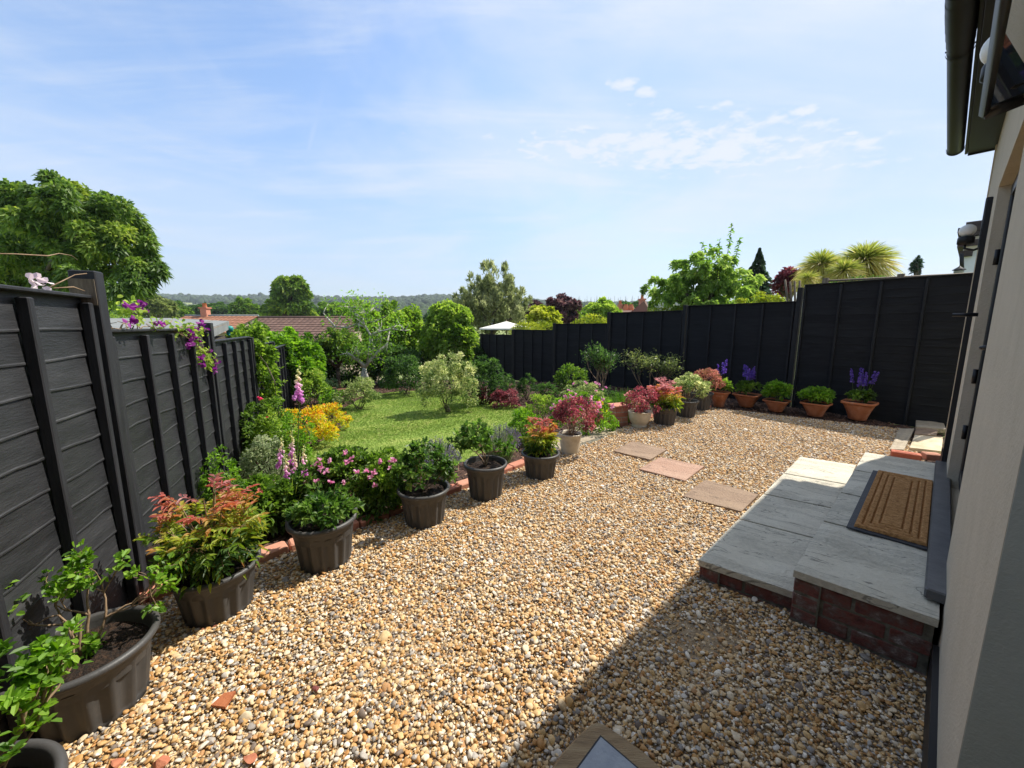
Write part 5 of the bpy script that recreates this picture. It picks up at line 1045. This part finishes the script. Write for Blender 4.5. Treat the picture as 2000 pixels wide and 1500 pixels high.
palm('cordyline_palm', 'smaller pale palm head in front of the two big ones', 1648, 532, 38, 10.4, 1100, 233, 600)
palm('cordyline_palm', 'lowest small palm tuft at the left of the palm group', 1578, 545, 24, 10.6, 600, 234, 600)
# apple tree
r_ = np.random.default_rng(241); b0 = Gz(706, 765); Y = b0[1]; t = thing('apple_tree', 'old pruned apple tree with pale bare limbs at the end of the lawn', 'tree', b0)
sb = MB()
def limb(px, rad):
    P = [D(x, y, Y + dy) for x, y, dy in px]; sb.tube(P, rad, 7, r_.random()); return P
TR = [limb([(704, 772, 0), (706, 745, 0), (712, 718, 0)], [.07, .06, .055]), limb([(727, 772, .1), (718, 742, .05), (712, 720, 0)], [.055, .05, .045]),
 limb([(712, 718, 0), (726, 700, 0), (740, 685, .1), (756, 672, .2), (762, 640, .3)], [.05, .042, .035, .028, .018]), limb([(712, 716, 0), (700, 704, -.1), (688, 695, -.2), (676, 688, -.3)], [.06, .05, .04, .025]),
 limb([(718, 708, 0), (722, 680, 0), (724, 655, 0), (714, 638, 0), (702, 625, 0), (694, 612, 0)], [.042, .038, .034, .027, .022, .014]), limb([(724, 656, 0), (729, 678, 0), (728, 698, 0)], [.03, .03, .025]),
 limb([(712, 638, 0), (696, 633, .1), (680, 640, .1), (655, 638, .1), (640, 622, .1), (632, 612, .1)], [.03, .028, .026, .024, .02, .012]), limb([(724, 655, 0), (740, 648, -.1), (765, 642, -.2), (790, 646, -.2)], [.03, .028, .02, .012]),
 limb([(714, 640, 0), (708, 622, 0), (690, 608, .1), (682, 600, .1)], [.025, .022, .016, .01]), limb([(704, 626, 0), (716, 612, 0), (730, 604, .1)], [.022, .016, .01]), limb([(700, 704, -.1), (690, 690, -.2), (710, 690, -.3)], [.02, .016, .01]), limb([(740, 685, .1), (745, 660, .1), (738, 625, .1)], [.022, .016, .01])]
tips = []
for k in range(100):
    P = TR[r_.integers(2, len(TR))]; p = P[r_.integers(1, len(P))]; d = unit(r_.normal(0, 1, 3) * [1, .7, .7] + [0, 0, .35]); l = r_.uniform(.15, .42); q = p + d * l; sb.tube([p, (p + q) / 2 + r_.normal(0, .03, 3), q], [.012, .009, .004], 5, r_.random()); tips.append((q, d, 2))
sb.build('trunk', m_bark, t)
b = MB(); rosettes(b, r_, tips, 17, .08, .042, .1, 1, jit=.13, spread=.8); b.build('crown', lm('fresh'), t)
tree('apple_tree', 'small rounded leafy tree leaning over the bark clearing', (608, 712, 640, 728), Y + .8, 'ash', 7500, .1, .05, 242, K=90, cr=.18, shell=(.3, 1.05), bark=m_dbark, tr=.06)
tree('privet_bush', 'big glossy green bush at the end of the black fence', (512, 630, 634, 782), 8.4, 'fresh', 8000, .085, .048, 243, K=90, cr=.2, rshape=True, simple=False, low=-.8)
tree('hedge_tree', 'bushy green growth filling the gap beside the shed', (446, 545, 628, 740), 9.4, 'mid', 5200, .09, .045, 244, K=70, cr=.2)
tree('hedge_tree', 'dark shrubbery in deep shade behind the lawn', (700, 850, 668, 770), 12.2, 'deep', 6500, .11, .055, 245, K=70, cr=.24, trunk=False)
tree('hedge_tree', 'dark bushy hedge behind the small leaning tree', (590, 740, 650, 775), 12.6, 'deep', 8500, .11, .055, 246, K=100, cr=.2, trunk=False, low=-1)
tree('hedge_tree', 'dark bushes filling the gap at the far end of the black fence', (895, 975, 652, 775), 15.6, 'deep', 4500, .13, .06, 247, K=60, cr=.2, trunk=False)
# bark clearing behind the border and a low retaining board
cp = [Gz(*q) for q in ((640, 752), (660, 722), (700, 722), (702, 762), (670, 775))]
gsheet('bark_clearing', cp, .02, M('orange_bark', [(.10, .045, .025), (.22, .11, .06), (.32, .18, .1)], 22, .95, 1, 50, dist=.03), .15)
p, q = Gz(628, 729), Gz(712, 729); b = MB(); c_ = (p + q) / 2; b.box((c_[0], c_[1] + .1, c_[2] + .09), (q[0] - p[0], .05, .2), .03, .5); tag(b.build('garden_edging', m_rawwood, None, (c_[0], c_[1], c_[2])), 'low weathered board edging the bark clearing', 'edging')
# trees below in the valley
VT = [('valley_tree', 'broad green tree far left, mostly hidden behind the big leafy tree', (-420, -60, 560, 680), 40, 'ash', 5000), ('valley_tree', 'dark green tree seen low under the big leafy tree', (-60, 250, 575, 680), 46, 'mid', 5000), ('valley_tree', 'pale olive tree at the left edge of the view, next to the big leafy tree', (268, 338, 574, 640), 55, 'olive', 3500), ('valley_tree', 'light green tree left of the round dark one, over the chimney', (452, 508, 583, 640), 70, 'mid', 3200), ('valley_tree', 'low green tree behind the shed roof', (318, 372, 592, 640), 75, 'mid', 2600), ('valley_tree', 'dark green tree just left of the chimney', (370, 412, 594, 640), 90, 'deep', 2200), ('valley_tree', 'dark green tree just right of the chimney', (404, 458, 592, 642), 95, 'deep', 2400), ('valley_tree', 'green tree right of the round dark one', (612, 690, 590, 645), 65, 'mid', 3200), ('valley_tree', 'far tree showing through the apple tree top', (660, 720, 586, 640), 90, 'ash', 2400), ('valley_tree', 'tree on the right beyond the red house roofs', (1205, 1262, 588, 640), 60, 'deep', 2200), ('valley_tree', 'dark tree low behind the purple beech', (1120, 1180, 600, 655), 50, 'ash', 2400), ('valley_tree', 'dark tree behind the feathery willow', (830, 905, 592, 650), 70, 'deep', 2400)]
for i, (nm, lab, box, Yd, col, n) in enumerate(VT): tree(nm, lab, box, Yd, col, n, .0095 * Yd, .005 * Yd, 260 + i, K=45, cr=.25, group='trees in the valley')
# conifers on the right hand ridge, each its own tree
for i in range(22):
    x = 1108 + i * 6.6 + 2 * math.sin(i * 2.7); hgt = 19 + 8 * abs(math.sin(i * 1.9)); w = 9 + 3 * math.sin(i * 3.1)
    conifer('distant_conifer', 'small dark pointed conifer in the row on the right skyline', x, 598 - hgt * .78, 604, w * .95, 420 + 15 * math.sin(i), 420, 300 + i, group='conifers on the far skyline')
r_ = np.random.default_rng(320)
def crown_mesh(i):
    V, Fc = ICO[2]; r = np.random.default_rng(500 + i); V = V * (1 + .16 * np.sin(V @ r.normal(0, 3.2, 3))[:, None] + r.uniform(-.12, .12, (len(V), 1))); b = MB(); b.add(V, Fc, .5, 0, True); return b.mesh('woodland_crown', m_wood, (0, 0, 0))
n = 33000; yy = 240 + (1120 - 240) * r_.random(n) ** 1.1; xx = yy * r_.uniform(-1.5, .62, n)
fld = ((np.abs(yy - 520 - 25 * np.sin(xx / 90)) < 34) & (xx / yy < -.45) & (xx / yy > -.95)) | ((np.abs(yy - 640 - 30 * np.sin(xx / 70)) < 42) & (xx / yy < -.3) & (xx / yy > -1.0)) | ((yy > 560) & (yy < 790) & (np.mod(yy + .2 * xx, 74) > 13) & (np.mod(xx + .3 * yy, 170) > 12) & (xx / yy < -.42) & (xx / yy > -.92)) | ((np.abs(yy - 400) < 22) & (np.abs(xx / yy + .52) < .16))
k = ~fld | (r_.random(n) < .02); xx, yy = xx[k], yy[k]; n = len(xx); s = 3.6 * np.exp(r_.normal(0, .25, n))
tag(scatter('woodland', np.c_[xx, yy, zg(xx, yy) + s * .5], np.c_[r_.normal(0, .2, (n, 2)), r_.uniform(0, 6.28, n)], np.c_[s, s, s * 1.15], [crown_mesh(i) for i in range(5)]), 'far off woodland covering the hillsides', 'woodland')
# ------------------------------------------------------------------ neighbouring buildings
def roof_building(name, label, x0, x1, yr, ye, Y, run, m, wallm, ridge_m, cols=None):
    """gabled bungalow: ridge from x0 to x1 at photo row yr, eaves nearer to us"""
    A, B = D(x0, yr, Y), D(x1, yr, Y); B[2] = A[2]; t = thing(name, label, 'house', (A + B) / 2 * np.array([1, 1, 0]) + np.array([0, 0, float(zg(A[0], Y))])); rise = A[2] - D(x0, ye, Y - run)[2]; rise = max(rise, 1.2)
    e = np.array([0, -run, -rise]); b = MB(); L = B[0] - A[0]; nt_, nr = int(L / .34), int(math.hypot(run, rise) / .36); r = np.random.default_rng(3)
    for i in range(nr):
        us = np.linspace(0, 1, nt_ * 4 + 1); wv = .025 * np.abs(np.sin(us * nt_ * math.pi)); p = A + (B - A) * us[:, None]; nrm = unit(np.array([0, -rise, run]))
        V = np.concatenate([p + e * (i / nr) + nrm * (wv[:, None] + .0), p + e * ((i + 1.12) / nr) + nrm * (wv[:, None] + .035), p + e * ((i + 1.12) / nr) + nrm * wv[:, None] * .0]); m_ = len(us)
        Fq = [[q * m_ + j, (q + 1) * m_ + j, (q + 1) * m_ + j + 1, q * m_ + j + 1] for q in range(2) for j in range(m_ - 1)]; b.add(V, Fq, np.tile(np.repeat(r.random(nt_), 4), 2))
    b.quad(A, B, B + np.array([0, run, -rise]), A + np.array([0, run, -rise])); rf = b.build('roof', m, t)
    b = MB(); b.tube([A + [0, 0, .03], B + [0, 0, .03]], .09, 8); b.build('ridge', ridge_m, rf)
    b = MB(); g0 = float(zg(A[0], Y)) - .5; zt = A[2] - rise; b.box(((A[0] + B[0]) / 2, Y, (g0 + zt) / 2), (L - .5, 2 * run - .6, zt - g0), 0, .5)
    for X in (A[0] + .25, B[0] - .25): b.polys([(X, Y - run + .3, zt - .01), (X, Y + run - .3, zt - .01), (X, Y, A[2] - .12)], [[0, 1, 2], [2, 1, 0]])
    b.build('wall', wallm, t); return t, rf, A, B
m_wallb = M('cream_brick_wall', [(.3, .24, .18), (.42, .35, .27)], 8, .9)
roof_building('bungalow', 'low house with a brown tiled roof beyond the apple tree', 506, 716, 621, 668, 26, 3.4, m_tile, m_wallb, m_tile)
t, rf, A, B = roof_building('bungalow', 'low house with an orange tiled roof and brick chimney beyond the shed', 362, 505, 617.5, 650, 31, 3.6, m_tileo, m_wallb, m_felt)
c_ = D(402, 617, 31.); s = FW(31, 610); b = MB(); b.box((c_[0], c_[1], c_[2] + .15), (12 * s, .45, 1.0), 0, .6, bev=.01); b.box((c_[0], c_[1], c_[2] + .62), (16 * s, .56, .1), 0, .3); b.build('chimney', m_brickp, rf)
b = MB(); b.lathe([(.16, 0), (.14, .3), (.17, .33)], (c_[0], c_[1], c_[2] + .66), 14); b.build('chimney_pot', m_terra, rf)
# flat roofed shed over the left fence
SQ = [D(215, 634, 6.2), D(447, 634, 8.8), D(405, 643, 7.0), D(215, 655, 5.2)]
zr = H + .06; P4_ = [D(150, 622, 7.6), D(330, 621, 9.6), D(447, 627, 8.2), D(406, 641, 6.0), D(205, 642, 5.2)]
rp4 = [np.array([q[0], q[1]]) for q in P4_]; t = thing('garden_shed', 'low shed with a grey felt roof beyond the sunny fence', 'shed', (*np.mean(rp4, 0), -.5))
za = [q[2] for q in P4_]; zr = float(np.mean(za)); b = MB(); V = [(*q[:2], q[2]) for q in P4_] + [(*q[:2], q[2] - .17) for q in P4_]; n5 = 5
b.polys(V, [[4, 3, 2, 1, 0]] + [[i, (i + 1) % n5, n5 + (i + 1) % n5, n5 + i] for i in range(n5)] + [[5, 6, 7, 8, 9]]); b.build('roof', m_felt, t)
b = MB(); cc = np.mean(rp4, 0); W4 = [cc + (q - cc) * .93 for q in rp4]; b.prism(W4, -1.2, min(za) - .175); b.build('wall', m_dbark, t)
c_ = D(449, 642, 8.1); b = MB(); b.ico(c_, (.07, .07, .06), 2, .5, 0, .25, 4); b.box(c_ + np.array([-.03, -.02, -.08]), (.06, .05, .12), .3, .5, 0, .01); tag(b.build('tarp_scrap', m_tarp, None, tuple(c_)), 'crumpled teal tarp scrap at the corner of the shed roof', 'tarp')
# parasol
Yp = 17.0; c_ = D(989, 628, Yp); s = FW(Yp, 640); R_ = 53 * s; zE = D(989, 641, Yp)[2]; gz = float(zg(c_[0], Yp)); t = thing('parasol', 'open cream parasol behind the far end of the black fence', 'parasol', (c_[0], c_[1], gz)); b = MB(); nn = 8
th = np.arange(nn) * 6.283 / nn + .2; ring = lambda k, z: np.c_[c_[0] + R_ * k * np.cos(th), c_[1] + R_ * k * np.sin(th), np.full(nn, z)]
zz = [c_[2], c_[2] - .30 * (c_[2] - zE), c_[2] - .62 * (c_[2] - zE), zE, zE - .06]; V = np.concatenate([ring(.04, zz[0]), ring(.3, zz[1]), ring(.62, zz[2]), ring(1, zz[3]), ring(1, zz[4])]); ii = np.arange(4)[:, None] * nn; j = np.arange(nn)[None]
b.add(V, np.stack([ii + j, ii + nn + j, ii + nn + (j + 1) % nn, ii + (j + 1) % nn], -1).reshape(-1, 4), .5); b.build('canopy', m_canvas, t)
b = MB(); b.tube([(c_[0], c_[1], gz), (c_[0], c_[1], c_[2] + .08)], .025, 10); b.build('pole', m_rawwood, t)
for k in range(nn): b = MB(); b.tube([(c_[0], c_[1], c_[2] - .05), (c_[0] + R_ * .97 * math.cos(th[k]), c_[1] + R_ * .97 * math.sin(th[k]), zE - .01)], .01, 5); b.build('rib', m_rawwood, t)
# red brick houses far right over the fence
Yh = 40; A = D(1252, 607, Yh); s = FW(Yh, 605); t = thing('brick_house', 'far red brick house with a brown roof and tall chimney stack over the fence', 'house', (A[0], Yh, float(zg(A[0], Yh)))); g0 = float(zg(A[0], Yh)) - .5
b = MB(); x0, x1 = D(1205, 620, Yh)[0], D(1262, 620, Yh)[0]; z1 = D(1230, 612, Yh)[2]; b.box(((x0 + x1) / 2, Yh, (g0 + z1) / 2), (x1 - x0, 4, z1 - g0)); b.build('wall', m_brickp, t)
b = MB(); xr0, xr1, zr_ = D(1236, 600, Yh)[0], D(1266, 600, Yh)[0], D(1240, 596, Yh)[2]; b.polys([D(1228, 612, Yh), D(1258, 588, Yh), D(1262, 588, Yh + 5), D(1272, 612, Yh)], [[0, 3, 2, 1]]); b.polys([D(1206, 612, Yh - .2), D(1262, 612, Yh - .2), D(1262, 604, Yh + 2), D(1206, 604, Yh + 2)], [[0, 1, 2, 3]])
rf = b.build('roof', m_tile, t)
for x, y, w, hh in ((1211, 598, 6, 16), (1254, 587, 9, 20)):
    q = D(x, y, Yh + .6); b = MB(); b.box((q[0], q[1], q[2] - hh * s / 2 + .1), (w * s, .7, hh * s), 0, .5, bev=.02); b.box((q[0], q[1], q[2] + .1), (w * s * 1.25, .85, .16), 0, .2); b.build('chimney', m_brickp, rf); b = MB(); b.lathe([(.16, 0), (.13, .4), (.16, .42)], (q[0], q[1], q[2] + .17), 12); b.build('chimney_pot', m_terra, rf)
for x in (1222, 1232): q = D(x, 606, Yh); b = MB(); b.lathe([(.28, 0), (.3, .3), (.18, .55), (.2, .6)], q, 12); b.build('chimney_pot', m_terra, rf)
m_dtile = M('dark_eaves_tile', [(.03, .02, .018), (.07, .05, .045)], 10, .8)
# white house with dark eaves past the end of our wall
Yw = 9.5; t = thing('white_house', 'white neighbouring house gable with dark barge boards past our wall', 'house', D(1900, 600, Yw)); b = MB(); x0, x1 = D(1879, 500, Yw)[0], D(1990, 500, Yw)[0]; z0, z1 = -.5, D(1900, 448, Yw)[2]
rdir = unit(ray(1905, 636)[:2]); wid = unit(np.array([rdir[1], -rdir[0]])); pw = D(1879, 500, Yw)[:2]
def wq(u, v): return tuple(pw + wid * u + rdir * v)
b.prism([wq(0, 0), wq(1.6, 0), wq(1.6, 4), wq(0, 4)], z0, z1); b.build('wall', M('white_render', [(.66, .67, .68), (.74, .75, .76)], 4, .8), t)
b = MB(); zt = D(1890, 447, Yw)[2]
for (u0, u1, v0, z_, h_) in ((-.10, .35, -.15, zt - .32, .1), (-.13, .3, -.2, zt - .02, .07), (-.09, .5, -.17, zt - .12, .07), (-.02, .7, -.1, zt + .1, .09), (-.04, .16, -.12, zt - .55, .09)):
    b.prism([wq(u0, v0), wq(u1, v0), wq(u1, 4.1), wq(u0, 4.1)], z_ - h_, z_ + h_ * .4)
b.build('roof', m_dtile, t)
b = MB(); b.prism([wq(.02, -.12), wq(.22, -.12), wq(.22, -.004), wq(.02, -.004)], zt - .5, zt - .22); b.build('corbel', m_render, t); b = MB(); b.tube([D(1878, 495, Yw - .2), D(1879, 530, Yw - .2)], .035, 8); b.build('drainpipe', m_gut, t)
# trellis on the far side of the fence, lantern and stakes
ta, tb_ = RF0 - RFD * .2 + np.array([.35, .3]), RF0 - RFD * 2.6 + np.array([.35, .3]); t = thing('trellis', 'grey square trellis topping the neighbouring side of the fence', 'trellis', (*ta, 1.2)); b = MB()
def tz(x, y, p): return float(D(x, y, p[1])[2])
za_, zb_ = tz(1570, 549, ta), tz(1850, 527, tb_); dz = zb_ - za_
def tp(k, z): q = ta + (tb_ - ta) * k; return np.array([q[0], q[1], za_ + dz * k + z])
for z in (0, -.09, -.18, -.27): b.tube([tp(0, z), tp(1, z)], .011 if z else .018, 4)
for k in np.linspace(0, 1, 30): b.tube([tp(k, 0), tp(k, -.45)], .008, 4)
b.build('lattice', m_rawwood, t); b = MB()
for k in (0.02, .42, .98): b.box(tp(k, -1.1), (.08, .08, 2.3), math.atan2(-.8, .6)); b.build('post', m_rawwood, t); b = MB()
tree('ivy_hedge', 'dark leafy hedge growing through the trellis', (1560, 1870, 534, 640), 8.6, 'deep', 3000, .07, .035, 351, K=60, cr=.16, trunk=False, depth=.12, cat='hedge', low=-1)
q = D(1872, 534, 8.0); t = thing('garden_lantern', 'black lantern top showing over the fence beside the white house', 'lantern', (q[0], q[1], 0)); b = MB(); b.lathe([(.0, .16), (.02, .13), (.09, .08), (.1, .06)], q, 6); b.build('lantern_cap', m_gut, t); b = MB(); b.lathe([(.03, -.16), (.05, -.14), (.075, .05)], q, 6); b.build('lantern_body', M('lantern_glass', [(.2, .2, .18), (.3, .3, .28)], 5, .1), t); b = MB(); b.tube([(q[0], q[1], .0), q - np.array([0, 0, .15])], .03, 8); b.build('lantern_post', m_gut, t)
for i, (x0, y0, x1, y1) in enumerate([(1544, 575, 1533, 546), (1549, 575, 1543, 550), (1554, 575, 1552, 549), (1560, 575, 1562, 548)]):
    b = MB(); p, q = D(x0, y0 + 60, 7.6), D(x1, y1, 7.6); b.tube([p, q], .022, 4); tag(b.build('wooden_stake', m_rawwood, None, tuple(p)), ['leftmost and most tilted wooden stake behind the fence step', 'second wooden stake from the left behind the fence step', 'third wooden stake from the left, nearly upright', 'rightmost wooden stake, beside the palms'][i], 'stake', 'wooden stakes behind the fence')
# ------------------------------------------------------------------ gravel stones
PM = [pebble_mesh(i) for i in range(9)]
A3 = pebbles(.0125, 3, -.002, .008, .0052); k_ = A3[0][:, 1] < 3.6; A3 = [q[k_] for q in A3]
r_ = np.random.default_rng(77); lt_ = MB(); n = 150; eg = np.array(EDGE); ii = r_.integers(0, len(eg) - 1, n); fr = r_.random((n, 1)); q2 = eg[ii] + (eg[ii + 1] - eg[ii]) * fr + np.array([.69, -.72]) * np.abs(r_.normal(0, .35, (n, 1)))
lt_.leaves(np.c_[q2, np.full(n, .022)], unit(np.c_[r_.normal(0, 1, (n, 2)), r_.normal(0, .15, n)]), np.tile([0, 0, 1.], (n, 1)) + r_.normal(0, .3, (n, 3)), r_.uniform(.012, .03, n), r_.uniform(.006, .012, n), r_.random(n), droop=-.1)
tag(lt_.build('leaf_litter', leaf('dry_leaf', [(.05, .03, .02), (.16, .09, .04), (.3, .2, .07), (.2, .05, .04)], .8, .15)), 'small dry leaves and bits scattered on the gravel below the pots', 'leaf litter', kind='stuff')
A1 = pebbles(.0152, 1, -.004, .006, .0100); A2 = pebbles(.025, 2, .006, .012, .0108)
pts, rot, scl = [np.concatenate(q) for q in zip(A1, A2, A3)]
tag(scatter('gravel', pts, rot, scl, PM), 'golden brown pea gravel covering the yard', 'gravel')
# ================================================================== SKY, SUN, CAMERA
SUN_D = np.array([.895, .446]); EL_ = math.radians(53.2)
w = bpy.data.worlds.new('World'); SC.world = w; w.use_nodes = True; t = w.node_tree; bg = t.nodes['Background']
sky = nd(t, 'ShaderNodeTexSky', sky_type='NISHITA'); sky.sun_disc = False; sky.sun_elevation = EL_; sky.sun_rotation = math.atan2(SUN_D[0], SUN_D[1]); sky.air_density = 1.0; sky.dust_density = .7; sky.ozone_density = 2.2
tc = nd(t, 'ShaderNodeTexCoord'); sp = nd(t, 'ShaderNodeSeparateXYZ'); t.links.new(tc.outputs['Generated'], sp.inputs[0])
def mth(op, a, b=None, c=None, clamp=False):
    n = nd(t, 'ShaderNodeMath', operation=op); n.use_clamp = clamp
    for i, v in enumerate((a, b, c)):
        if v is None: continue
        if isinstance(v, (int, float)): n.inputs[i].default_value = v
        else: t.links.new(v, n.inputs[i])
    return n.outputs[0]
zc = mth('MAXIMUM', sp.outputs[2], .02); dn = mth('ADD', zc, .06); px_ = mth('DIVIDE', sp.outputs[0], dn); py_ = mth('DIVIDE', sp.outputs[1], dn)
cb = nd(t, 'ShaderNodeCombineXYZ'); t.links.new(px_, cb.inputs[0]); t.links.new(py_, cb.inputs[1])
def noise(scale, detail, rough, stretch=(1, 1, 1), rot=0, dist=0, off=0):
    mp = nd(t, 'ShaderNodeMapping'); mp.inputs['Scale'].default_value = stretch; mp.inputs['Rotation'].default_value = (0, 0, rot); mp.inputs['Location'].default_value = (off, off * .7, 0); t.links.new(cb.outputs[0], mp.inputs[0])
    n = nd(t, 'ShaderNodeTexNoise', Scale=scale, Detail=detail, Roughness=rough, Distortion=dist); t.links.new(mp.outputs[0], n.inputs['Vector']); return n.outputs['Fac']
def rng_(v, a, b, c=0., d=1.):
    m = nd(t, 'ShaderNodeMapRange', interpolation_type='SMOOTHSTEP'); m.inputs[1].default_value = a; m.inputs[2].default_value = b; m.inputs[3].default_value = c; m.inputs[4].default_value = d; t.links.new(v, m.inputs[0]); return m.outputs[0]
veil = mth('MULTIPLY', rng_(noise(.6, 8, .58, (1, .8, 1), .5, .6, 3.1), .38, .68), .7)
wisp = mth('MULTIPLY', rng_(noise(1.3, 8, .62, (.5, 2.0, 1), -.25, .5, 1.7), .45, .75), .5)
# broken altocumulus patch low on the right
def gauss(x0, y0, sx, sy, rot):
    c_, s_ = math.cos(rot), math.sin(rot); dx = mth('SUBTRACT', px_, x0); dy = mth('SUBTRACT', py_, y0)
    u = mth('ADD', mth('MULTIPLY', dx, c_ / sx), mth('MULTIPLY', dy, s_ / sx)); v = mth('ADD', mth('MULTIPLY', dx, -s_ / sy), mth('MULTIPLY', dy, c_ / sy))
    return mth('EXPONENT', mth('MULTIPLY', mth('ADD', mth('MULTIPLY', u, u), mth('MULTIPLY', v, v)), -1.0))
def PPX(x, y): r = unit(ray(x, y)); q = max(r[2], .02) + .06; return r[0] / q, r[1] / q
a0 = PPX(1330, 290); fl = noise(7.5, 9, .64, (1, 1.25, 1), -.2, .25, .4); g0 = gauss(*a0, 1.25, .34, .02)
cum = mth('MULTIPLY', rng_(mth('ADD', fl, mth('MULTIPLY', g0, .32)), .62, .86), rng_(g0, .10, .5))
smalls = None
for (x, y, sx) in ((1205, 165, .10), (1265, 180, .08), (1575, 215, .09), (1660, 260, .05), (1420, 200, .06)):
    g1 = gauss(*PPX(x, y), sx, sx * .55, .1); q = mth('MULTIPLY', rng_(mth('ADD', noise(9, 8, .65, (1, 1, 1), 0, .2, x * .01), mth('MULTIPLY', g1, .4)), .66, .95), rng_(g1, .1, .6)); smalls = q if smalls is None else mth('MAXIMUM', smalls, q)
strk = gauss(*PPX(1190, 375), .9, .05, .12); strk = mth('MULTIPLY', mth('MULTIPLY', strk, noise(3, 6, .6, (.6, 4, 1), .1, 0, 5)), .9)
# short contrail
c1, c2 = np.array(PPX(628, 190)), np.array(PPX(594, 330)); mid = (c1 + c2) / 2; L_ = np.linalg.norm(c2 - c1); cr_ = math.atan2(*(c2 - c1)[::-1]); con = mth('MULTIPLY', gauss(mid[0], mid[1], L_ * .5, .013, cr_), .22)
hz = rng_(sp.outputs[2], -.05, .55, .75, .06)
sunside = rng_(mth('ADD', mth('MULTIPLY', sp.outputs[0], SUN_D[0]), mth('MULTIPLY', sp.outputs[1], SUN_D[1])), .15, 1.0, .0, .75)
thin = mth('MAXIMUM', hz, sunside, clamp=True)
vm = nd(t, 'ShaderNodeMix', data_type='RGBA'); t.links.new(thin, vm.inputs[0]); vm.inputs[7].default_value = VEIL
fade = rng_(sp.outputs[2], .05, .3, .35, 1.)
fill_veil = rng_(sp.outputs[2], .64, .85, 0., .7)  # unseen bright veil overhead, added to lift the shaded areas
cloudv = mth('MULTIPLY', mth('ADD', veil, wisp, clamp=True), mth('MULTIPLY', fade, .85))
tot = mth('MAXIMUM', mth('MULTIPLY', mth('MAXIMUM', cum, smalls), .9), mth('MAXIMUM', mth('MAXIMUM', strk, con), mth('MAXIMUM', cloudv, fill_veil)), clamp=True)
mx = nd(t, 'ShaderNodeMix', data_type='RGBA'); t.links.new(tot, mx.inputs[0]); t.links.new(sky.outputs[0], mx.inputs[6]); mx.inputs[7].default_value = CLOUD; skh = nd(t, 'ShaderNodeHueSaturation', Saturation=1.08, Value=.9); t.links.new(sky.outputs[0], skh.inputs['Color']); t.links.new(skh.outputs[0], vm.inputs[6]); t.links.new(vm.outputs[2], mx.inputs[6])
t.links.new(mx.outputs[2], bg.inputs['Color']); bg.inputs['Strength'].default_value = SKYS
sl_ = bpy.data.lights.new('sun', 'SUN'); sl_.energy = SUNE; sl_.angle = math.radians(.53); sl_.color = (1, .94, .84); so = bpy.data.objects.new('sun', sl_); C.objects.link(so)
sd = Vector((SUN_D[0] * math.cos(EL_), SUN_D[1] * math.cos(EL_), math.sin(EL_))); so.rotation_euler = sd.to_track_quat('Z', 'Y').to_euler(); so.location = (8, 3, 12)
if HAZE > 0:
    b = MB(); b.box((0, 600, 75), (2600, 1500, 190)); m, tt_, p_, o_ = nt('haze_air'); tt_.nodes.remove(p_); pv = nd(tt_, 'ShaderNodeVolumePrincipled'); pv.inputs['Color'].default_value = (.78, .86, .97, 1); pv.inputs['Density'].default_value = HAZE; pv.inputs['Anisotropy'].default_value = .2; tt_.links.new(pv.outputs[0], o_.inputs['Volume'])
    tag(b.build('haze', m), kind='stuff')
cam = bpy.data.cameras.new('camera'); cam.sensor_width = 36; cam.lens = F / 2000 * 36; cam.clip_start = .03; cam.clip_end = 6000; co = bpy.data.objects.new('camera', cam); C.objects.link(co); co.location = (0, 0, H); co.rotation_euler = (math.pi / 2 - TH, 0, 0); SC.camera = co
vs = SC.view_settings; vs.view_transform = 'Standard'; vs.look = 'None'; vs.exposure = EXPO; vs.gamma = 1
cy = SC.cycles; cy.max_bounces = 6; cy.diffuse_bounces = 3; cy.glossy_bounces = 2; cy.transmission_bounces = 4; cy.transparent_max_bounces = 6; cy.volume_bounces = 0; cy.sample_clamp_indirect = 6; cy.use_denoising = True
